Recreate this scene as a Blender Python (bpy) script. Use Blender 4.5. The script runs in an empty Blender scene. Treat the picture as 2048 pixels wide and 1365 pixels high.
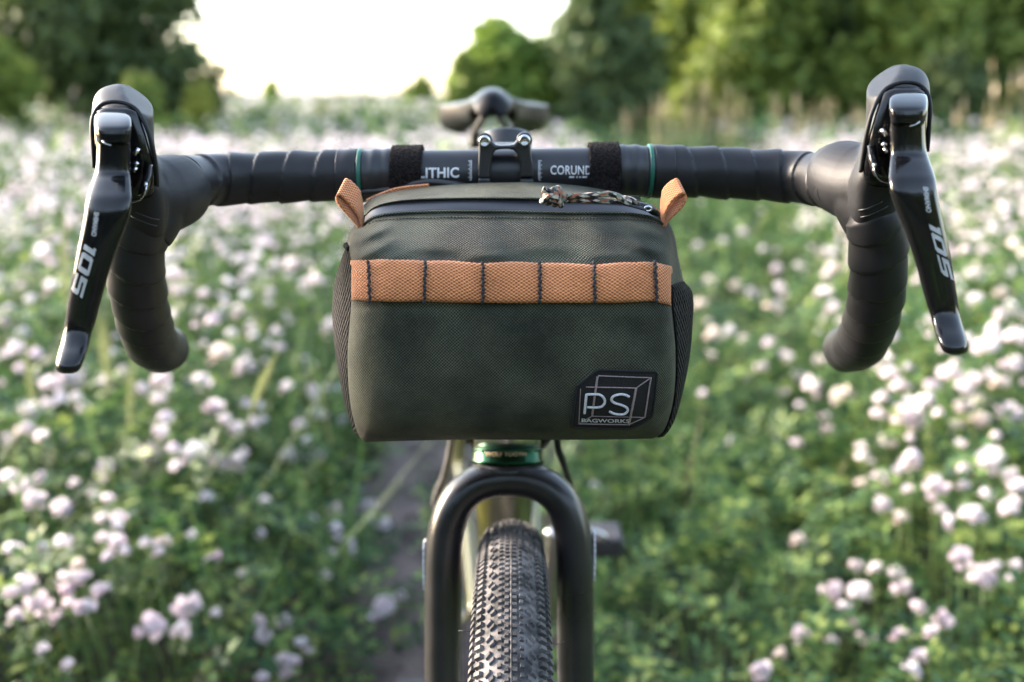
import bpy, bmesh, math, random
import numpy as np
from mathutils import Vector, Matrix
from mathutils.bvhtree import BVHTree

random.seed(7)
rng = np.random.default_rng(7)
S = bpy.context.scene
COL = S.collection
R = math.radians

# ------------------------------------------------------------------ camera
PITCH = R(13.9)
CAM = np.array([0.0, 0.0, 1.0])
LENS, SENSOR = 35.0, 36.0
FPX = LENS / SENSOR * 2048.0
cd = bpy.data.cameras.new('camera')
cam = bpy.data.objects.new('camera', cd)
COL.objects.link(cam)
cam.location = CAM
cam.rotation_euler = (math.pi / 2 - PITCH, 0, 0)
cd.lens, cd.sensor_width = LENS, SENSOR
cd.clip_start, cd.clip_end = 0.02, 900
cd.dof.use_dof = True
cd.dof.focus_distance = 0.565
cd.dof.aperture_fstop = 4.0
cd.dof.aperture_blades = 9
S.camera = cam

# ------------------------------------------------------------------ world, sun, exposure
SUN_EL, SUN_AZ = R(16), R(-66)           # azimuth measured from +Y towards +X
w = bpy.data.worlds.new('World')
S.world = w
w.use_nodes = True
wn, wl = w.node_tree.nodes, w.node_tree.links
wn.clear()
wo = wn.new('ShaderNodeOutputWorld')
bg = wn.new('ShaderNodeBackground')
sky = wn.new('ShaderNodeTexSky')
sky.sky_type = 'NISHITA'
sky.sun_disc = False
sky.sun_elevation = SUN_EL
sky.sun_rotation = SUN_AZ
sky.air_density = 1.0
sky.dust_density = 1.6
sky.ozone_density = 1.0
hs = wn.new('ShaderNodeHueSaturation')
hs.inputs['Saturation'].default_value = 0.75
wl.new(sky.outputs[0], hs.inputs['Color'])
wl.new(hs.outputs[0], bg.inputs['Color'])
bg.inputs['Strength'].default_value = 0.15
wl.new(bg.outputs[0], wo.inputs[0])

sd = bpy.data.lights.new('sun', 'SUN')
sd.energy = 2.6
sd.angle = R(18)
sd.color = (1.0, 0.84, 0.70)
sun = bpy.data.objects.new('sun', sd)
COL.objects.link(sun)
sdir = Vector((math.sin(SUN_AZ) * math.cos(SUN_EL), math.cos(SUN_AZ) * math.cos(SUN_EL), math.sin(SUN_EL)))
sun.rotation_euler = sdir.to_track_quat('Z', 'Y').to_euler()
sun.location = (-20, 10, 12)

S.view_settings.view_transform = 'Standard'
S.view_settings.look = 'None'
S.view_settings.exposure = 2.78
S.view_settings.gamma = 1.0
S.view_settings.use_curve_mapping = False
S.render.engine = 'CYCLES'
S.cycles.max_bounces = 6
S.cycles.transparent_max_bounces = 6
S.cycles.use_denoising = True
S.cycles.denoising_prefilter = 'ACCURATE'

# ------------------------------------------------------------------ geometry helpers
CF = np.array([0, math.cos(PITCH), -math.sin(PITCH)])
CU = np.array([0, math.sin(PITCH), math.cos(PITCH)])
CR = np.array([1.0, 0, 0])


def ray(px, py):
    return CF + (px - 1024.0) / FPX * CR - (py - 682.5) / FPX * CU


def P(px, py, d):
    """World point measured on the photograph at optical depth d."""
    return CAM + d * ray(px, py)


def PY(px, py, Y):
    r = ray(px, py)
    return CAM + (Y / r[1]) * r


def PZ(px, py, z):
    r = ray(px, py)
    return CAM + ((z - CAM[2]) / r[2]) * r


def to_px(p):
    q = np.asarray(p) - CAM
    d = q @ CF
    return 1024 + FPX * (q @ CR) / d, 682.5 - FPX * (q @ CU) / d, d


def smooth_path(pts, n=None, step=None, closed=False):
    """Catmull-Rom through pts, resampled evenly."""
    p = np.asarray(pts, float)
    if closed:
        q = np.vstack([p[-1], p, p[0], p[1]])
    else:
        q = np.vstack([2 * p[0] - p[1], p, 2 * p[-1] - p[-2]])
    out = []
    for i in range(len(q) - 3):
        a, b, c, d = q[i:i + 4]
        for t in np.linspace(0, 1, 24, endpoint=False):
            out.append(0.5 * (2 * b + (c - a) * t + (2 * a - 5 * b + 4 * c - d) * t * t + (3 * b - a - 3 * c + d) * t ** 3))
    out.append(q[-2])
    out = np.array(out)
    s = np.concatenate([[0], np.cumsum(np.linalg.norm(np.diff(out, axis=0), axis=1))])
    if n is None:
        n = max(2, int(s[-1] / step) + 1)
    t = np.linspace(0, s[-1], n)
    res = np.stack([np.interp(t, s, out[:, k]) for k in range(out.shape[1])], 1)
    return res, t


def interp_rows(rows, n):
    """Smooth interpolation of table rows by their first column."""
    rows = np.asarray(rows, float)
    p, _ = smooth_path(rows, n=n * 6)
    t = np.linspace(rows[0, 0], rows[-1, 0], n)
    o = np.argsort(p[:, 0])
    return np.stack([t] + [np.interp(t, p[o, 0], p[o, k]) for k in range(1, rows.shape[1])], 1)


def mesh(name, verts, faces, m=None, uv=None, smooth=True):
    me = bpy.data.meshes.new(name)
    verts = np.asarray(verts, float)
    if isinstance(faces, np.ndarray) and faces.ndim == 2:
        nf, k = faces.shape
        me.vertices.add(len(verts))
        me.vertices.foreach_set('co', verts.ravel())
        me.loops.add(nf * k)
        me.loops.foreach_set('vertex_index', faces.ravel().astype(np.int32))
        me.polygons.add(nf)
        me.polygons.foreach_set('loop_start', np.arange(0, nf * k, k, dtype=np.int32))
        me.polygons.foreach_set('loop_total', np.full(nf, k, dtype=np.int32))
        me.update(calc_edges=True)
    else:
        me.from_pydata([tuple(v) for v in verts], [], [tuple(int(i) for i in f) for f in faces])
    if uv is not None:
        l = me.uv_layers.new(name='UVMap')
        li = np.empty(len(me.loops), dtype=np.int32)
        me.loops.foreach_get('vertex_index', li)
        l.data.foreach_set('uv', np.asarray(uv, float)[li].ravel())
    if smooth:
        me.polygons.foreach_set('use_smooth', np.ones(len(me.polygons), dtype=bool))
    if m is not None:
        me.materials.append(m)
    me.update()
    return me


def link(name, me, parent=None):
    o = bpy.data.objects.new(name, me)
    COL.objects.link(o)
    if parent is not None:
        o.parent = parent
        t = Vector((0, 0, 0))
        q = parent
        while q is not None:
            t += q.location
            q = q.parent
        o.location = -t            # mesh data is in world coordinates
    return o


def obj(name, verts, faces, m, parent=None, uv=None, smooth=True):
    return link(name, mesh(name, verts, faces, m, uv, smooth), parent)


def tag(o, label=None, cat=None, group=None, kind=None):
    if label: o['label'] = label
    if cat: o['category'] = cat
    if group: o['group'] = group
    if kind: o['kind'] = kind
    return o


def empty(name, loc, parent=None):
    o = bpy.data.objects.new(name, None)
    o.empty_display_size = 0.05
    COL.objects.link(o)
    if parent is not None:
        o.parent = parent
        t = Vector((0, 0, 0))
        q = parent
        while q is not None:
            t += q.location
            q = q.parent
        o.location = Vector(loc) - t
    else:
        o.location = loc
    return o


def grid_faces(nu, nv, wrap_v=False):
    """Faces of a nu x nv vertex grid (row major)."""
    i = np.arange(nu - 1)[:, None]
    j = np.arange(nv if wrap_v else nv - 1)[None, :]
    j2 = (j + 1) % nv
    a = i * nv + j; b = i * nv + j2; c = (i + 1) * nv + j2; d = (i + 1) * nv + j
    return np.stack([a, b, c, d], -1).reshape(-1, 4)


def sweep(path, radius, seg=24, closed=False, cap=True, flat=None, up=None):
    """Tube along path. radius: scalar, array per ring or f(s, theta)->array; flat: (a,b) per ring scale pairs."""
    p = np.asarray(path, float)
    n = len(p)
    tg = np.gradient(p, axis=0)
    if closed:
        tg = np.roll(p, -1, 0) - np.roll(p, 1, 0)
    tg /= np.linalg.norm(tg, axis=1)[:, None]
    s = np.concatenate([[0], np.cumsum(np.linalg.norm(np.diff(p, axis=0), axis=1))])
    v0 = np.array(up if up is not None else [0, 0, 1.0])
    nr = np.zeros_like(p)
    v = v0 - tg[0] * (v0 @ tg[0])
    if np.linalg.norm(v) < 1e-3:
        v = np.array([1.0, 0, 0]) - tg[0] * tg[0][0]
    nr[0] = v / np.linalg.norm(v)
    for i in range(1, n):
        base = nr[i - 1] if up is None else v0
        v = base - tg[i] * (base @ tg[i])
        if np.linalg.norm(v) < 1e-6:
            v = nr[i - 1]
        nr[i] = v / np.linalg.norm(v)
    bn = np.cross(tg, nr)
    th = np.linspace(0, 2 * np.pi, seg, endpoint=False)
    if callable(radius):
        rr = np.array([radius(si, th) * np.ones(seg) for si in s])
    else:
        rr = np.broadcast_to(np.asarray(radius, float).reshape(-1, 1), (n, seg))
    ca, sb = np.cos(th)[None, :], np.sin(th)[None, :]
    if flat is not None:
        fl = np.broadcast_to(np.asarray(flat, float), (n, 2))
        ca = ca * fl[:, :1]; sb = sb * fl[:, 1:]
    V = p[:, None, :] + rr[..., None] * (ca[..., None] * nr[:, None, :] + sb[..., None] * bn[:, None, :])
    V = V.reshape(-1, 3)
    F = grid_faces(n, seg, True)
    if closed:
        j = np.arange(seg); j2 = (j + 1) % seg
        F = np.vstack([F, np.stack([(n - 1) * seg + j, (n - 1) * seg + j2, j2, j], 1)])
    uvw = np.stack([np.repeat(s, seg), np.tile(th, n) * np.repeat(rr[:, 0], seg)], 1)
    if cap and not closed:
        c0, c1 = len(V), len(V) + 1
        V = np.vstack([V, p[0], p[-1]])
        uvw = np.vstack([uvw, [0, 0], [s[-1], 0]])
        faces = [tuple(f) for f in F]
        for k in range(seg):
            k2 = (k + 1) % seg
            faces.append((c0, k2, k))
            faces.append((c1, (n - 1) * seg + k, (n - 1) * seg + k2))
        return V, faces, uvw
    return V, F, uvw


def tube(name, pts, r, m, parent=None, seg=12, step=0.004, **k):
    p, _ = smooth_path(pts, step=step) if len(pts) > 2 else (np.asarray(pts, float), 0)
    V, F, U = sweep(p, r, seg, **k)
    return obj(name, V, F, m, parent, U)


def merge(parts):
    V, F, n = [], [], 0
    for v, f in parts:
        v = np.asarray(v, float)
        V.append(v)
        F.extend([tuple(int(i) + n for i in q) for q in f])
        n += len(v)
    return np.vstack(V), F


def lathe(profile, origin, axis, seg=48, ref=(1, 0, 0)):
    """profile: (height along axis, radius)."""
    a = np.asarray(axis, float); a = a / np.linalg.norm(a)
    x = np.asarray(ref, float); x = x - a * (a @ x); x /= np.linalg.norm(x)
    y = np.cross(a, x)
    th = np.linspace(0, 2 * np.pi, seg, endpoint=False)
    pr = np.asarray(profile, float)
    V = np.asarray(origin)[None, None] + pr[:, 0][:, None, None] * a + pr[:, 1][:, None, None] * (np.cos(th)[None, :, None] * x + np.sin(th)[None, :, None] * y)
    V = V.reshape(-1, 3)
    F = [tuple(f) for f in grid_faces(len(pr), seg, True)]
    n = len(pr)
    F.append(tuple(range(seg))[::-1])
    F.append(tuple((n - 1) * seg + k for k in range(seg)))
    return V, F


def boxv(c, sx, sy, sz, rot=None):
    v = np.array([[x, y, z] for x in (-1, 1) for y in (-1, 1) for z in (-1, 1)], float) * np.array([sx, sy, sz]) / 2
    if rot is not None:
        v = v @ np.array(rot).T
    return v + np.asarray(c), [(0, 1, 3, 2), (4, 6, 7, 5), (0, 4, 5, 1), (2, 3, 7, 6), (0, 2, 6, 4), (1, 5, 7, 3)]


def mod(o, kind, **k):
    m = o.modifiers.new(kind.lower(), kind)
    for a, b in k.items():
        setattr(m, a, b)
    return m


def bvh_of(*objs):
    vs, fs, n = [], [], 0
    for o in objs:
        t = Vector((0, 0, 0)); q = o
        while q is not None:
            t += q.location; q = q.parent
        vs += [v.co + t for v in o.data.vertices]
        fs += [tuple(i + n for i in f.vertices) for f in o.data.polygons]
        n = len(vs)
    return BVHTree.FromPolygons(vs, fs)


def on_surface(tree, px, py, lift=0.0003):
    d = Vector(ray(px, py)).normalized()
    hit = tree.ray_cast(Vector(CAM), d)
    if hit[0] is None:
        q, n, *_ = tree.find_nearest(Vector(P(px, py, 0.6)))
        hit = (q, n)
    n = hit[1]
    if n.dot(d) > 0: n = -n
    return np.array(hit[0] + n * lift)


DIGITS = {'1': ([(.12, 0, .42, 1), (0, .78, .12, 1)], .55), '0': ([(0, .1, .3, .9), (.8, .1, 1.1, .9), (.08, .8, 1.02, 1), (.08, 0, 1.02, .2)], 1.27), '5': ([(0, .78, 1.1, 1), (0, .42, .3, .78), (.3, .42, 1.0, .62), (.8, .12, 1.1, .56), (0, 0, 1.02, .2)], 1.2)}


def block_shape(s):
    v, f, x = [], [], 0.0
    for ch in s:
        for x0, y0, x1, y1 in DIGITS[ch][0]:
            n0 = len(v)
            for a in np.linspace(x0, x1, 4):
                for b in np.linspace(y0, y1, 4): v.append((x + a, b))
            f += [tuple(n0 + i for i in (r * 4 + c, r * 4 + c + 1, r * 4 + c + 5, r * 4 + c + 4)) for r in range(3) for c in range(3)]
        x += DIGITS[ch][1]
    return np.array(v), f, max(q[0] for q in v)


_text_cache = {}


def text_shape(s, bold=0.0, spacing=1.0):
    """Flat triangulated lettering, height of capitals 1, origin bottom left; returns verts, faces, width."""
    key = (s, bold, spacing)
    if key in _text_cache:
        return _text_cache[key]
    c = bpy.data.curves.new('lettering', 'FONT')
    c.body = s
    c.size = 1.0
    c.offset = bold
    c.space_character = spacing
    c.resolution_u = 3
    o = bpy.data.objects.new('lettering', c)
    COL.objects.link(o)
    dg = bpy.context.evaluated_depsgraph_get()
    me = bpy.data.meshes.new_from_object(o.evaluated_get(dg))
    bpy.data.objects.remove(o)
    bm = bmesh.new(); bm.from_mesh(me)
    bmesh.ops.triangulate(bm, faces=bm.faces[:])
    for _ in range(2):
        le = [e for e in bm.edges if e.calc_length() > 0.16]
        if le:
            bmesh.ops.subdivide_edges(bm, edges=le, cuts=1)
            bmesh.ops.triangulate(bm, faces=bm.faces[:])
    v = np.array([q.co[:2] for q in bm.verts]); f = [[q.index for q in p.verts] for p in bm.faces]
    bm.free()
    v[:, 0] -= v[:, 0].min()
    v[:, 1] -= v[:, 1].min()
    v /= max(v[:, 1].max(), 1e-6)
    _text_cache[key] = (v, f, v[:, 0].max())
    return _text_cache[key]


def lettering(name, s, tree, m, parent, start, along, across, bold=0.02, spacing=1.0, lift=0.0003, shear=0.0, squeeze=None):
    """Lettering laid on a surface: start = base point, along = vector of the whole line, across = cap height vector (photo measures)."""
    v, f, wd = block_shape(s) if squeeze else text_shape(s, bold, spacing)
    a = np.asarray(along, float) / wd
    c = np.asarray(across, float)
    pts = []
    for x, y in v:
        q = np.asarray(start, float) + a * (x + shear * y) + c * y
        pts.append(on_surface(tree, q[0], q[1], lift))
    return obj(name, np.array(pts), f, m, parent, smooth=False)


# ------------------------------------------------------------------ materials
def new_mat(name):
    m = bpy.data.materials.new(name)
    m.use_nodes = True
    nt = m.node_tree
    b = nt.nodes['Principled BSDF']
    return m, nt.nodes, nt.links, b


def setp(b, **k):
    names = dict(rough='Roughness', metal='Metallic', spec='Specular IOR Level', coat='Coat Weight', coat_r='Coat Roughness', sheen='Sheen Weight', sheen_r='Sheen Roughness', sub='Subsurface Weight')
    for a, v in k.items():
        b.inputs[names[a]].default_value = v


def noise_mat(name, c1, c2, scale=30, rough=0.5, r_var=0.0, bump=0.0, bscale=None, detail=4, coord='Object', ramp=(0.35, 0.65), bdist=0.001, **k):
    m, n, l, b = new_mat(name)
    tc = n.new('ShaderNodeTexCoord')
    nz = n.new('ShaderNodeTexNoise')
    nz.inputs['Scale'].default_value = scale
    nz.inputs['Detail'].default_value = detail
    l.new(tc.outputs[coord], nz.inputs['Vector'])
    cr = n.new('ShaderNodeValToRGB')
    cr.color_ramp.elements[0].position, cr.color_ramp.elements[1].position = ramp
    cr.color_ramp.elements[0].color = (*c1, 1)
    cr.color_ramp.elements[1].color = (*c2, 1)
    l.new(nz.outputs['Fac'], cr.inputs['Fac'])
    l.new(cr.outputs[0], b.inputs['Base Color'])
    setp(b, rough=rough, **k)
    if r_var:
        mr = n.new('ShaderNodeMapRange')
        mr.inputs['To Min'].default_value = rough - r_var
        mr.inputs['To Max'].default_value = rough + r_var
        l.new(nz.outputs['Fac'], mr.inputs['Value'])
        l.new(mr.outputs[0], b.inputs['Roughness'])
    if bump:
        n2 = n.new('ShaderNodeTexNoise')
        n2.inputs['Scale'].default_value = bscale or scale * 6
        n2.inputs['Detail'].default_value = 3
        l.new(tc.outputs[coord], n2.inputs['Vector'])
        bp = n.new('ShaderNodeBump')
        bp.inputs['Strength'].default_value = bump
        bp.inputs['Distance'].default_value = bdist
        l.new(n2.outputs['Fac'], bp.inputs['Height'])
        l.new(bp.outputs[0], b.inputs['Normal'])
    return m


def weave_mat(name, c_lo, c_hi, pitch_u, pitch_v, bump=0.5, mott=None, rough=0.85, mscale=28, contrast=(0.25, 0.8), dist=0.0006, sheen=0.2, spec=0.22, wrinkle=0.0):
    """Woven cloth: over/under bumps from the UV map (in metres), with uneven mottling."""
    m, n, l, b = new_mat(name)
    uv = n.new('ShaderNodeUVMap')
    nzw = n.new('ShaderNodeTexNoise'); nzw.inputs['Scale'].default_value = 160
    l.new(uv.outputs[0], nzw.inputs['Vector'])
    wob = n.new('ShaderNodeMix'); wob.data_type = 'RGBA'; wob.blend_type = 'LINEAR_LIGHT'
    wob.inputs['Factor'].default_value = 0.0005
    l.new(uv.outputs[0], wob.inputs['A']); l.new(nzw.outputs['Color'], wob.inputs['B'])
    sep = n.new('ShaderNodeSeparateXYZ')
    l.new(wob.outputs['Result'], sep.inputs[0])

    def mth(op, a, bb=None):
        q = n.new('ShaderNodeMath'); q.operation = op
        for i, x in enumerate((a, bb)):
            if x is None: continue
            if isinstance(x, (int, float)): q.inputs[i].default_value = x
            else: l.new(x, q.inputs[i])
        return q.outputs[0]
    su = mth('SINE', mth('MULTIPLY', sep.outputs[0], 2 * math.pi / pitch_u))
    sv = mth('SINE', mth('MULTIPLY', sep.outputs[1], 2 * math.pi / pitch_v))
    prod = mth('MULTIPLY', su, sv)
    hgt = mth('ADD', mth('MULTIPLY', prod, 0.5), 0.5)
    mr = n.new('ShaderNodeMapRange')
    mr.inputs['From Min'].default_value, mr.inputs['From Max'].default_value = contrast
    l.new(hgt, mr.inputs['Value'])
    nz = n.new('ShaderNodeTexNoise'); nz.inputs['Scale'].default_value = mscale; nz.inputs['Detail'].default_value = 4
    tc = n.new('ShaderNodeTexCoord')
    l.new(tc.outputs['Object'], nz.inputs['Vector'])
    nf = n.new('ShaderNodeTexNoise'); nf.inputs['Scale'].default_value = 900; nf.inputs['Detail'].default_value = 2
    l.new(tc.outputs['Object'], nf.inputs['Vector'])
    mix = n.new('ShaderNodeMix'); mix.data_type = 'RGBA'
    mix.inputs['A'].default_value = (*c_lo, 1); mix.inputs['B'].default_value = (*c_hi, 1)
    fac = mth('MULTIPLY', mr.outputs[0], mth('ADD', mth('MULTIPLY', nf.outputs['Fac'], 1.2), 0.35))
    l.new(fac, mix.inputs['Factor'])
    out = mix.outputs['Result']
    if mott is not None:
        m2 = n.new('ShaderNodeMix'); m2.data_type = 'RGBA'; m2.blend_type = 'MULTIPLY'
        cr = n.new('ShaderNodeValToRGB')
        cr.color_ramp.elements[0].position, cr.color_ramp.elements[1].position = 0.36, 0.66
        cr.color_ramp.elements[0].color = (*mott[0], 1); cr.color_ramp.elements[1].color = (*mott[1], 1)
        l.new(nz.outputs['Fac'], cr.inputs['Fac'])
        m2.inputs['Factor'].default_value = 1.0
        l.new(out, m2.inputs['A']); l.new(cr.outputs[0], m2.inputs['B'])
        out = m2.outputs['Result']
    l.new(out, b.inputs['Base Color'])
    bp = n.new('ShaderNodeBump'); bp.inputs['Strength'].default_value = bump; bp.inputs['Distance'].default_value = dist
    l.new(hgt, bp.inputs['Height']); l.new(bp.outputs[0], b.inputs['Normal'])
    if wrinkle:
        nw = n.new('ShaderNodeTexNoise'); nw.inputs['Scale'].default_value = 26; nw.inputs['Detail'].default_value = 3; nw.inputs['Distortion'].default_value = 1.2
        l.new(tc.outputs['Object'], nw.inputs['Vector'])
        b2 = n.new('ShaderNodeBump'); b2.inputs['Strength'].default_value = wrinkle; b2.inputs['Distance'].default_value = 0.006
        l.new(nw.outputs['Fac'], b2.inputs['Height']); l.new(b2.outputs[0], bp.inputs['Normal'])
    setp(b, rough=rough, sheen=sheen, sheen_r=0.5, spec=spec)
    return m


def leaf_mat(name, stops, trans=0.3, rough=0.55):
    m, n, l, b = new_mat(name)
    g = n.new('ShaderNodeNewGeometry')
    cr = n.new('ShaderNodeValToRGB')
    el = cr.color_ramp.elements
    while len(el) < len(stops): el.new(0.5)
    for e, (p, c) in zip(el, stops):
        e.position = p; e.color = (*c, 1)
    l.new(g.outputs['Random Per Island'], cr.inputs['Fac'])
    l.new(cr.outputs[0], b.inputs['Base Color'])
    setp(b, rough=rough, spec=0.3)
    t = n.new('ShaderNodeBsdfTranslucent')
    l.new(cr.outputs[0], t.inputs['Color'])
    mx = n.new('ShaderNodeMixShader'); mx.inputs[0].default_value = trans
    l.new(b.outputs[0], mx.inputs[1]); l.new(t.outputs[0], mx.inputs[2])
    l.new(mx.outputs[0], n['Material Output'].inputs[0])
    return m


M = {}
M['tape'] = noise_mat('bar_tape_rubber', (0.012, 0.012, 0.014), (0.018, 0.018, 0.020), 60, 0.42, 0.06, bump=0.3, bscale=1400, bdist=0.0004, spec=0.34)
M['hood'] = noise_mat('hood_rubber', (0.013, 0.013, 0.0145), (0.019, 0.019, 0.021), 50, 0.52, 0.06, bump=0.3, bscale=1500, bdist=0.0004, spec=0.26)
M['gloss'] = noise_mat('gloss_black', (0.005, 0.005, 0.006), (0.008, 0.008, 0.009), 45, 0.12, 0.06, bump=0.03, bscale=260, spec=0.42)
M['dark'] = noise_mat('dark_plastic', (0.008, 0.008, 0.009), (0.014, 0.014, 0.014), 40, 0.45)
M['bar'] = noise_mat('bar_alloy', (0.014, 0.015, 0.018), (0.019, 0.020, 0.023), 80, 0.38, 0.05, bump=0.08, bscale=2500, bdist=0.0002)
M['stem'] = noise_mat('stem_alloy', (0.016, 0.017, 0.019), (0.022, 0.023, 0.026), 80, 0.36, 0.05, bump=0.1, bscale=2500, bdist=0.0002)
M['fork'] = noise_mat('fork_carbon', (0.010, 0.010, 0.0115), (0.020, 0.019, 0.020), 18, 0.30, 0.12, bump=0.05, bscale=1500, bdist=0.0002)
M['steel'] = noise_mat('steel', (0.55, 0.56, 0.58), (0.7, 0.7, 0.72), 60, 0.22, metal=1.0)
M['silver'] = noise_mat('silver_alloy', (0.5, 0.48, 0.46), (0.66, 0.64, 0.62), 60, 0.28, metal=1.0)
M['green_alloy'] = noise_mat('green_anodised', (0.008, 0.036, 0.018), (0.011, 0.048, 0.024), 60, 0.22, metal=0.9)
M['green_band'] = noise_mat('green_band', (0.006, 0.095, 0.068), (0.009, 0.115, 0.08), 60, 0.4)
M['print'] = noise_mat('white_print', (0.62, 0.62, 0.64), (0.75, 0.75, 0.77), 300, 0.5)
M['greyprint'] = noise_mat('grey_print', (0.42, 0.42, 0.43), (0.52, 0.52, 0.53), 300, 0.4)
M['gold'] = noise_mat('gold_print', (0.5, 0.36, 0.22), (0.6, 0.45, 0.28), 300, 0.4)
M['cloth'] = weave_mat('waxed_canvas', (0.004, 0.0045, 0.003), (0.128, 0.136, 0.094), 0.0018, 0.0018, 1.0, ((0.36, 0.41, 0.38), (1.4, 1.42, 1.36)), 0.52, 30, sheen=0.0, dist=0.0010, spec=0.30, wrinkle=0.55)
M['web'] = weave_mat('orange_webbing', (0.29, 0.092, 0.029), (0.88, 0.345, 0.14), 0.0028, 0.0019, 0.9, ((0.88, 0.86, 0.84), (1.06, 1.05, 1.05)), 0.7, 60, contrast=(0.1, 0.75), dist=0.001)
M['knit'] = weave_mat('black_mesh_knit', (0.001, 0.001, 0.001), (0.04, 0.039, 0.042), 0.0040, 0.0052, 1.0, ((0.4, 0.4, 0.4), (1.3, 1.3, 1.35)), 0.7, 300, dist=0.0022, sheen=0.0, spec=0.08)
M['zip'] = noise_mat('coated_zip_tape', (0.016, 0.017, 0.021), (0.022, 0.023, 0.028), 90, 0.33, 0.05, bump=0.15, bscale=900, bdist=0.0003)
M['velcro'] = noise_mat('hook_loop_fabric', (0.004, 0.003, 0.003), (0.024, 0.019, 0.018), 700, 0.95, bump=1.0, bscale=900, sheen=0.03, sheen_r=0.5, bdist=0.003, spec=0.1)
M['thread'] = noise_mat('dark_thread', (0.012, 0.012, 0.014), (0.03, 0.03, 0.033), 2000, 0.8)
M['patch'] = noise_mat('black_twill_patch', (0.006, 0.006, 0.007), (0.016, 0.015, 0.016), 1500, 0.9, bump=0.6, bscale=1800)
M['emb_w'] = noise_mat('white_embroidery', (0.5, 0.5, 0.55), (0.75, 0.75, 0.8), 1800, 0.7, bump=0.8, bscale=1800)
M['emb_p'] = noise_mat('pink_embroidery', (0.22, 0.16, 0.17), (0.42, 0.33, 0.34), 1800, 0.7, bump=0.8, bscale=1800)
M['tyre'] = noise_mat('dusty_tyre', (0.024, 0.0235, 0.024), (0.16, 0.15, 0.15), 60, 0.88, bump=0.4, bscale=700, ramp=(0.42, 0.66), detail=6)
M['knob'] = noise_mat('tread_rubber', (0.032, 0.031, 0.033), (0.15, 0.142, 0.142), 70, 0.85, bump=0.4, bscale=900, ramp=(0.4, 0.7), detail=6)
M['frame'] = noise_mat('olive_paint', (0.085, 0.080, 0.018), (0.10, 0.095, 0.022), 20, 0.25, coat=0.5)
M['saddle'] = noise_mat('saddle_vinyl', (0.006, 0.0062, 0.0075), (0.010, 0.0102, 0.012), 40, 0.34, 0.05, bump=0.1, bscale=900, spec=0.12)
M['hose'] = noise_mat('hose_rubber', (0.012, 0.012, 0.013), (0.02, 0.02, 0.02), 60, 0.35)
M['hose_grey'] = noise_mat('hose_grey', (0.09, 0.085, 0.082), (0.13, 0.125, 0.12), 60, 0.4)
M['grip'] = noise_mat('pedal_rubber', (0.02, 0.018, 0.02), (0.035, 0.03, 0.033), 60, 0.6)


def cord_mat():
    m, n, l, b = new_mat('camo_cord')
    uv = n.new('ShaderNodeUVMap')
    mp = n.new('ShaderNodeMapping'); mp.inputs['Scale'].default_value = (420, 800, 1)
    l.new(uv.outputs[0], mp.inputs[0])
    vo = n.new('ShaderNodeTexVoronoi'); vo.inputs['Scale'].default_value = 1.0
    l.new(mp.outputs[0], vo.inputs['Vector'])
    cr = n.new('ShaderNodeValToRGB'); cr.color_ramp.interpolation = 'CONSTANT'
    el = cr.color_ramp.elements
    for k in range(3): el.new(0.5)
    for e, (p, c) in zip(el, [(0, (0.02, 0.02, 0.02)), (0.3, (0.16, 0.18, 0.13)), (0.5, (0.55, 0.45, 0.38)), (0.68, (0.30, 0.10, 0.05)), (0.82, (0.03, 0.03, 0.03))]):
        e.position = p; e.color = (*c, 1)
    sp = n.new('ShaderNodeSeparateColor'); l.new(vo.outputs['Color'], sp.inputs[0])
    l.new(sp.outputs[0], cr.inputs['Fac']); l.new(cr.outputs[0], b.inputs['Base Color'])
    bp = n.new('ShaderNodeBump'); bp.inputs['Strength'].default_value = 0.7; bp.inputs['Distance'].default_value = 0.0005
    l.new(vo.outputs['Distance'], bp.inputs['Height']); l.new(bp.outputs[0], b.inputs['Normal'])
    setp(b, rough=0.7)
    return m


M['cord'] = cord_mat()


def attr_mat(name, attr='tint', rough=0.6, trans=0.35):
    m, n, l, b = new_mat(name)
    a = n.new('ShaderNodeAttribute'); a.attribute_name = attr
    l.new(a.outputs['Color'], b.inputs['Base Color'])
    t = n.new('ShaderNodeBsdfTranslucent'); l.new(a.outputs['Color'], t.inputs['Color'])
    mx = n.new('ShaderNodeMixShader'); mx.inputs[0].default_value = trans
    l.new(b.outputs[0], mx.inputs[1]); l.new(t.outputs[0], mx.inputs[2])
    l.new(mx.outputs[0], n['Material Output'].inputs[0])
    setp(b, rough=rough, spec=0.2)
    return m


M['petal'] = attr_mat('vetch_petals')
M['stalk'] = noise_mat('green_stalk', (0.05, 0.09, 0.02), (0.10, 0.16, 0.04), 40, 0.6)
M['leaf'] = leaf_mat('vetch_leaves', [(0, (0.013, 0.034, 0.015)), (0.35, (0.040, 0.098, 0.034)), (0.70, (0.108, 0.195, 0.054)), (1, (0.27, 0.34, 0.085))])
M['grass'] = leaf_mat('meadow_grass', [(0, (0.04, 0.09, 0.028)), (0.5, (0.088, 0.175, 0.052)), (0.85, (0.155, 0.245, 0.075)), (1, (0.28, 0.28, 0.12))])
M['straw'] = leaf_mat('dry_reed', [(0, (0.15, 0.15, 0.06)), (0.5, (0.30, 0.25, 0.14)), (1, (0.44, 0.36, 0.25))])
M['bark'] = noise_mat('bark', (0.05, 0.04, 0.03), (0.11, 0.09, 0.07), 8, 0.9, bump=0.6)
M['soil'] = noise_mat('meadow_soil', (0.012, 0.018, 0.008), (0.030, 0.040, 0.016), 3, 0.95, bump=0.5, bscale=40, bdist=0.01)
M['dirt'] = noise_mat('dirt_track', (0.038, 0.028, 0.025), (0.135, 0.103, 0.092), 7, 0.95, bump=0.8, bscale=60, detail=8, bdist=0.012)
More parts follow.
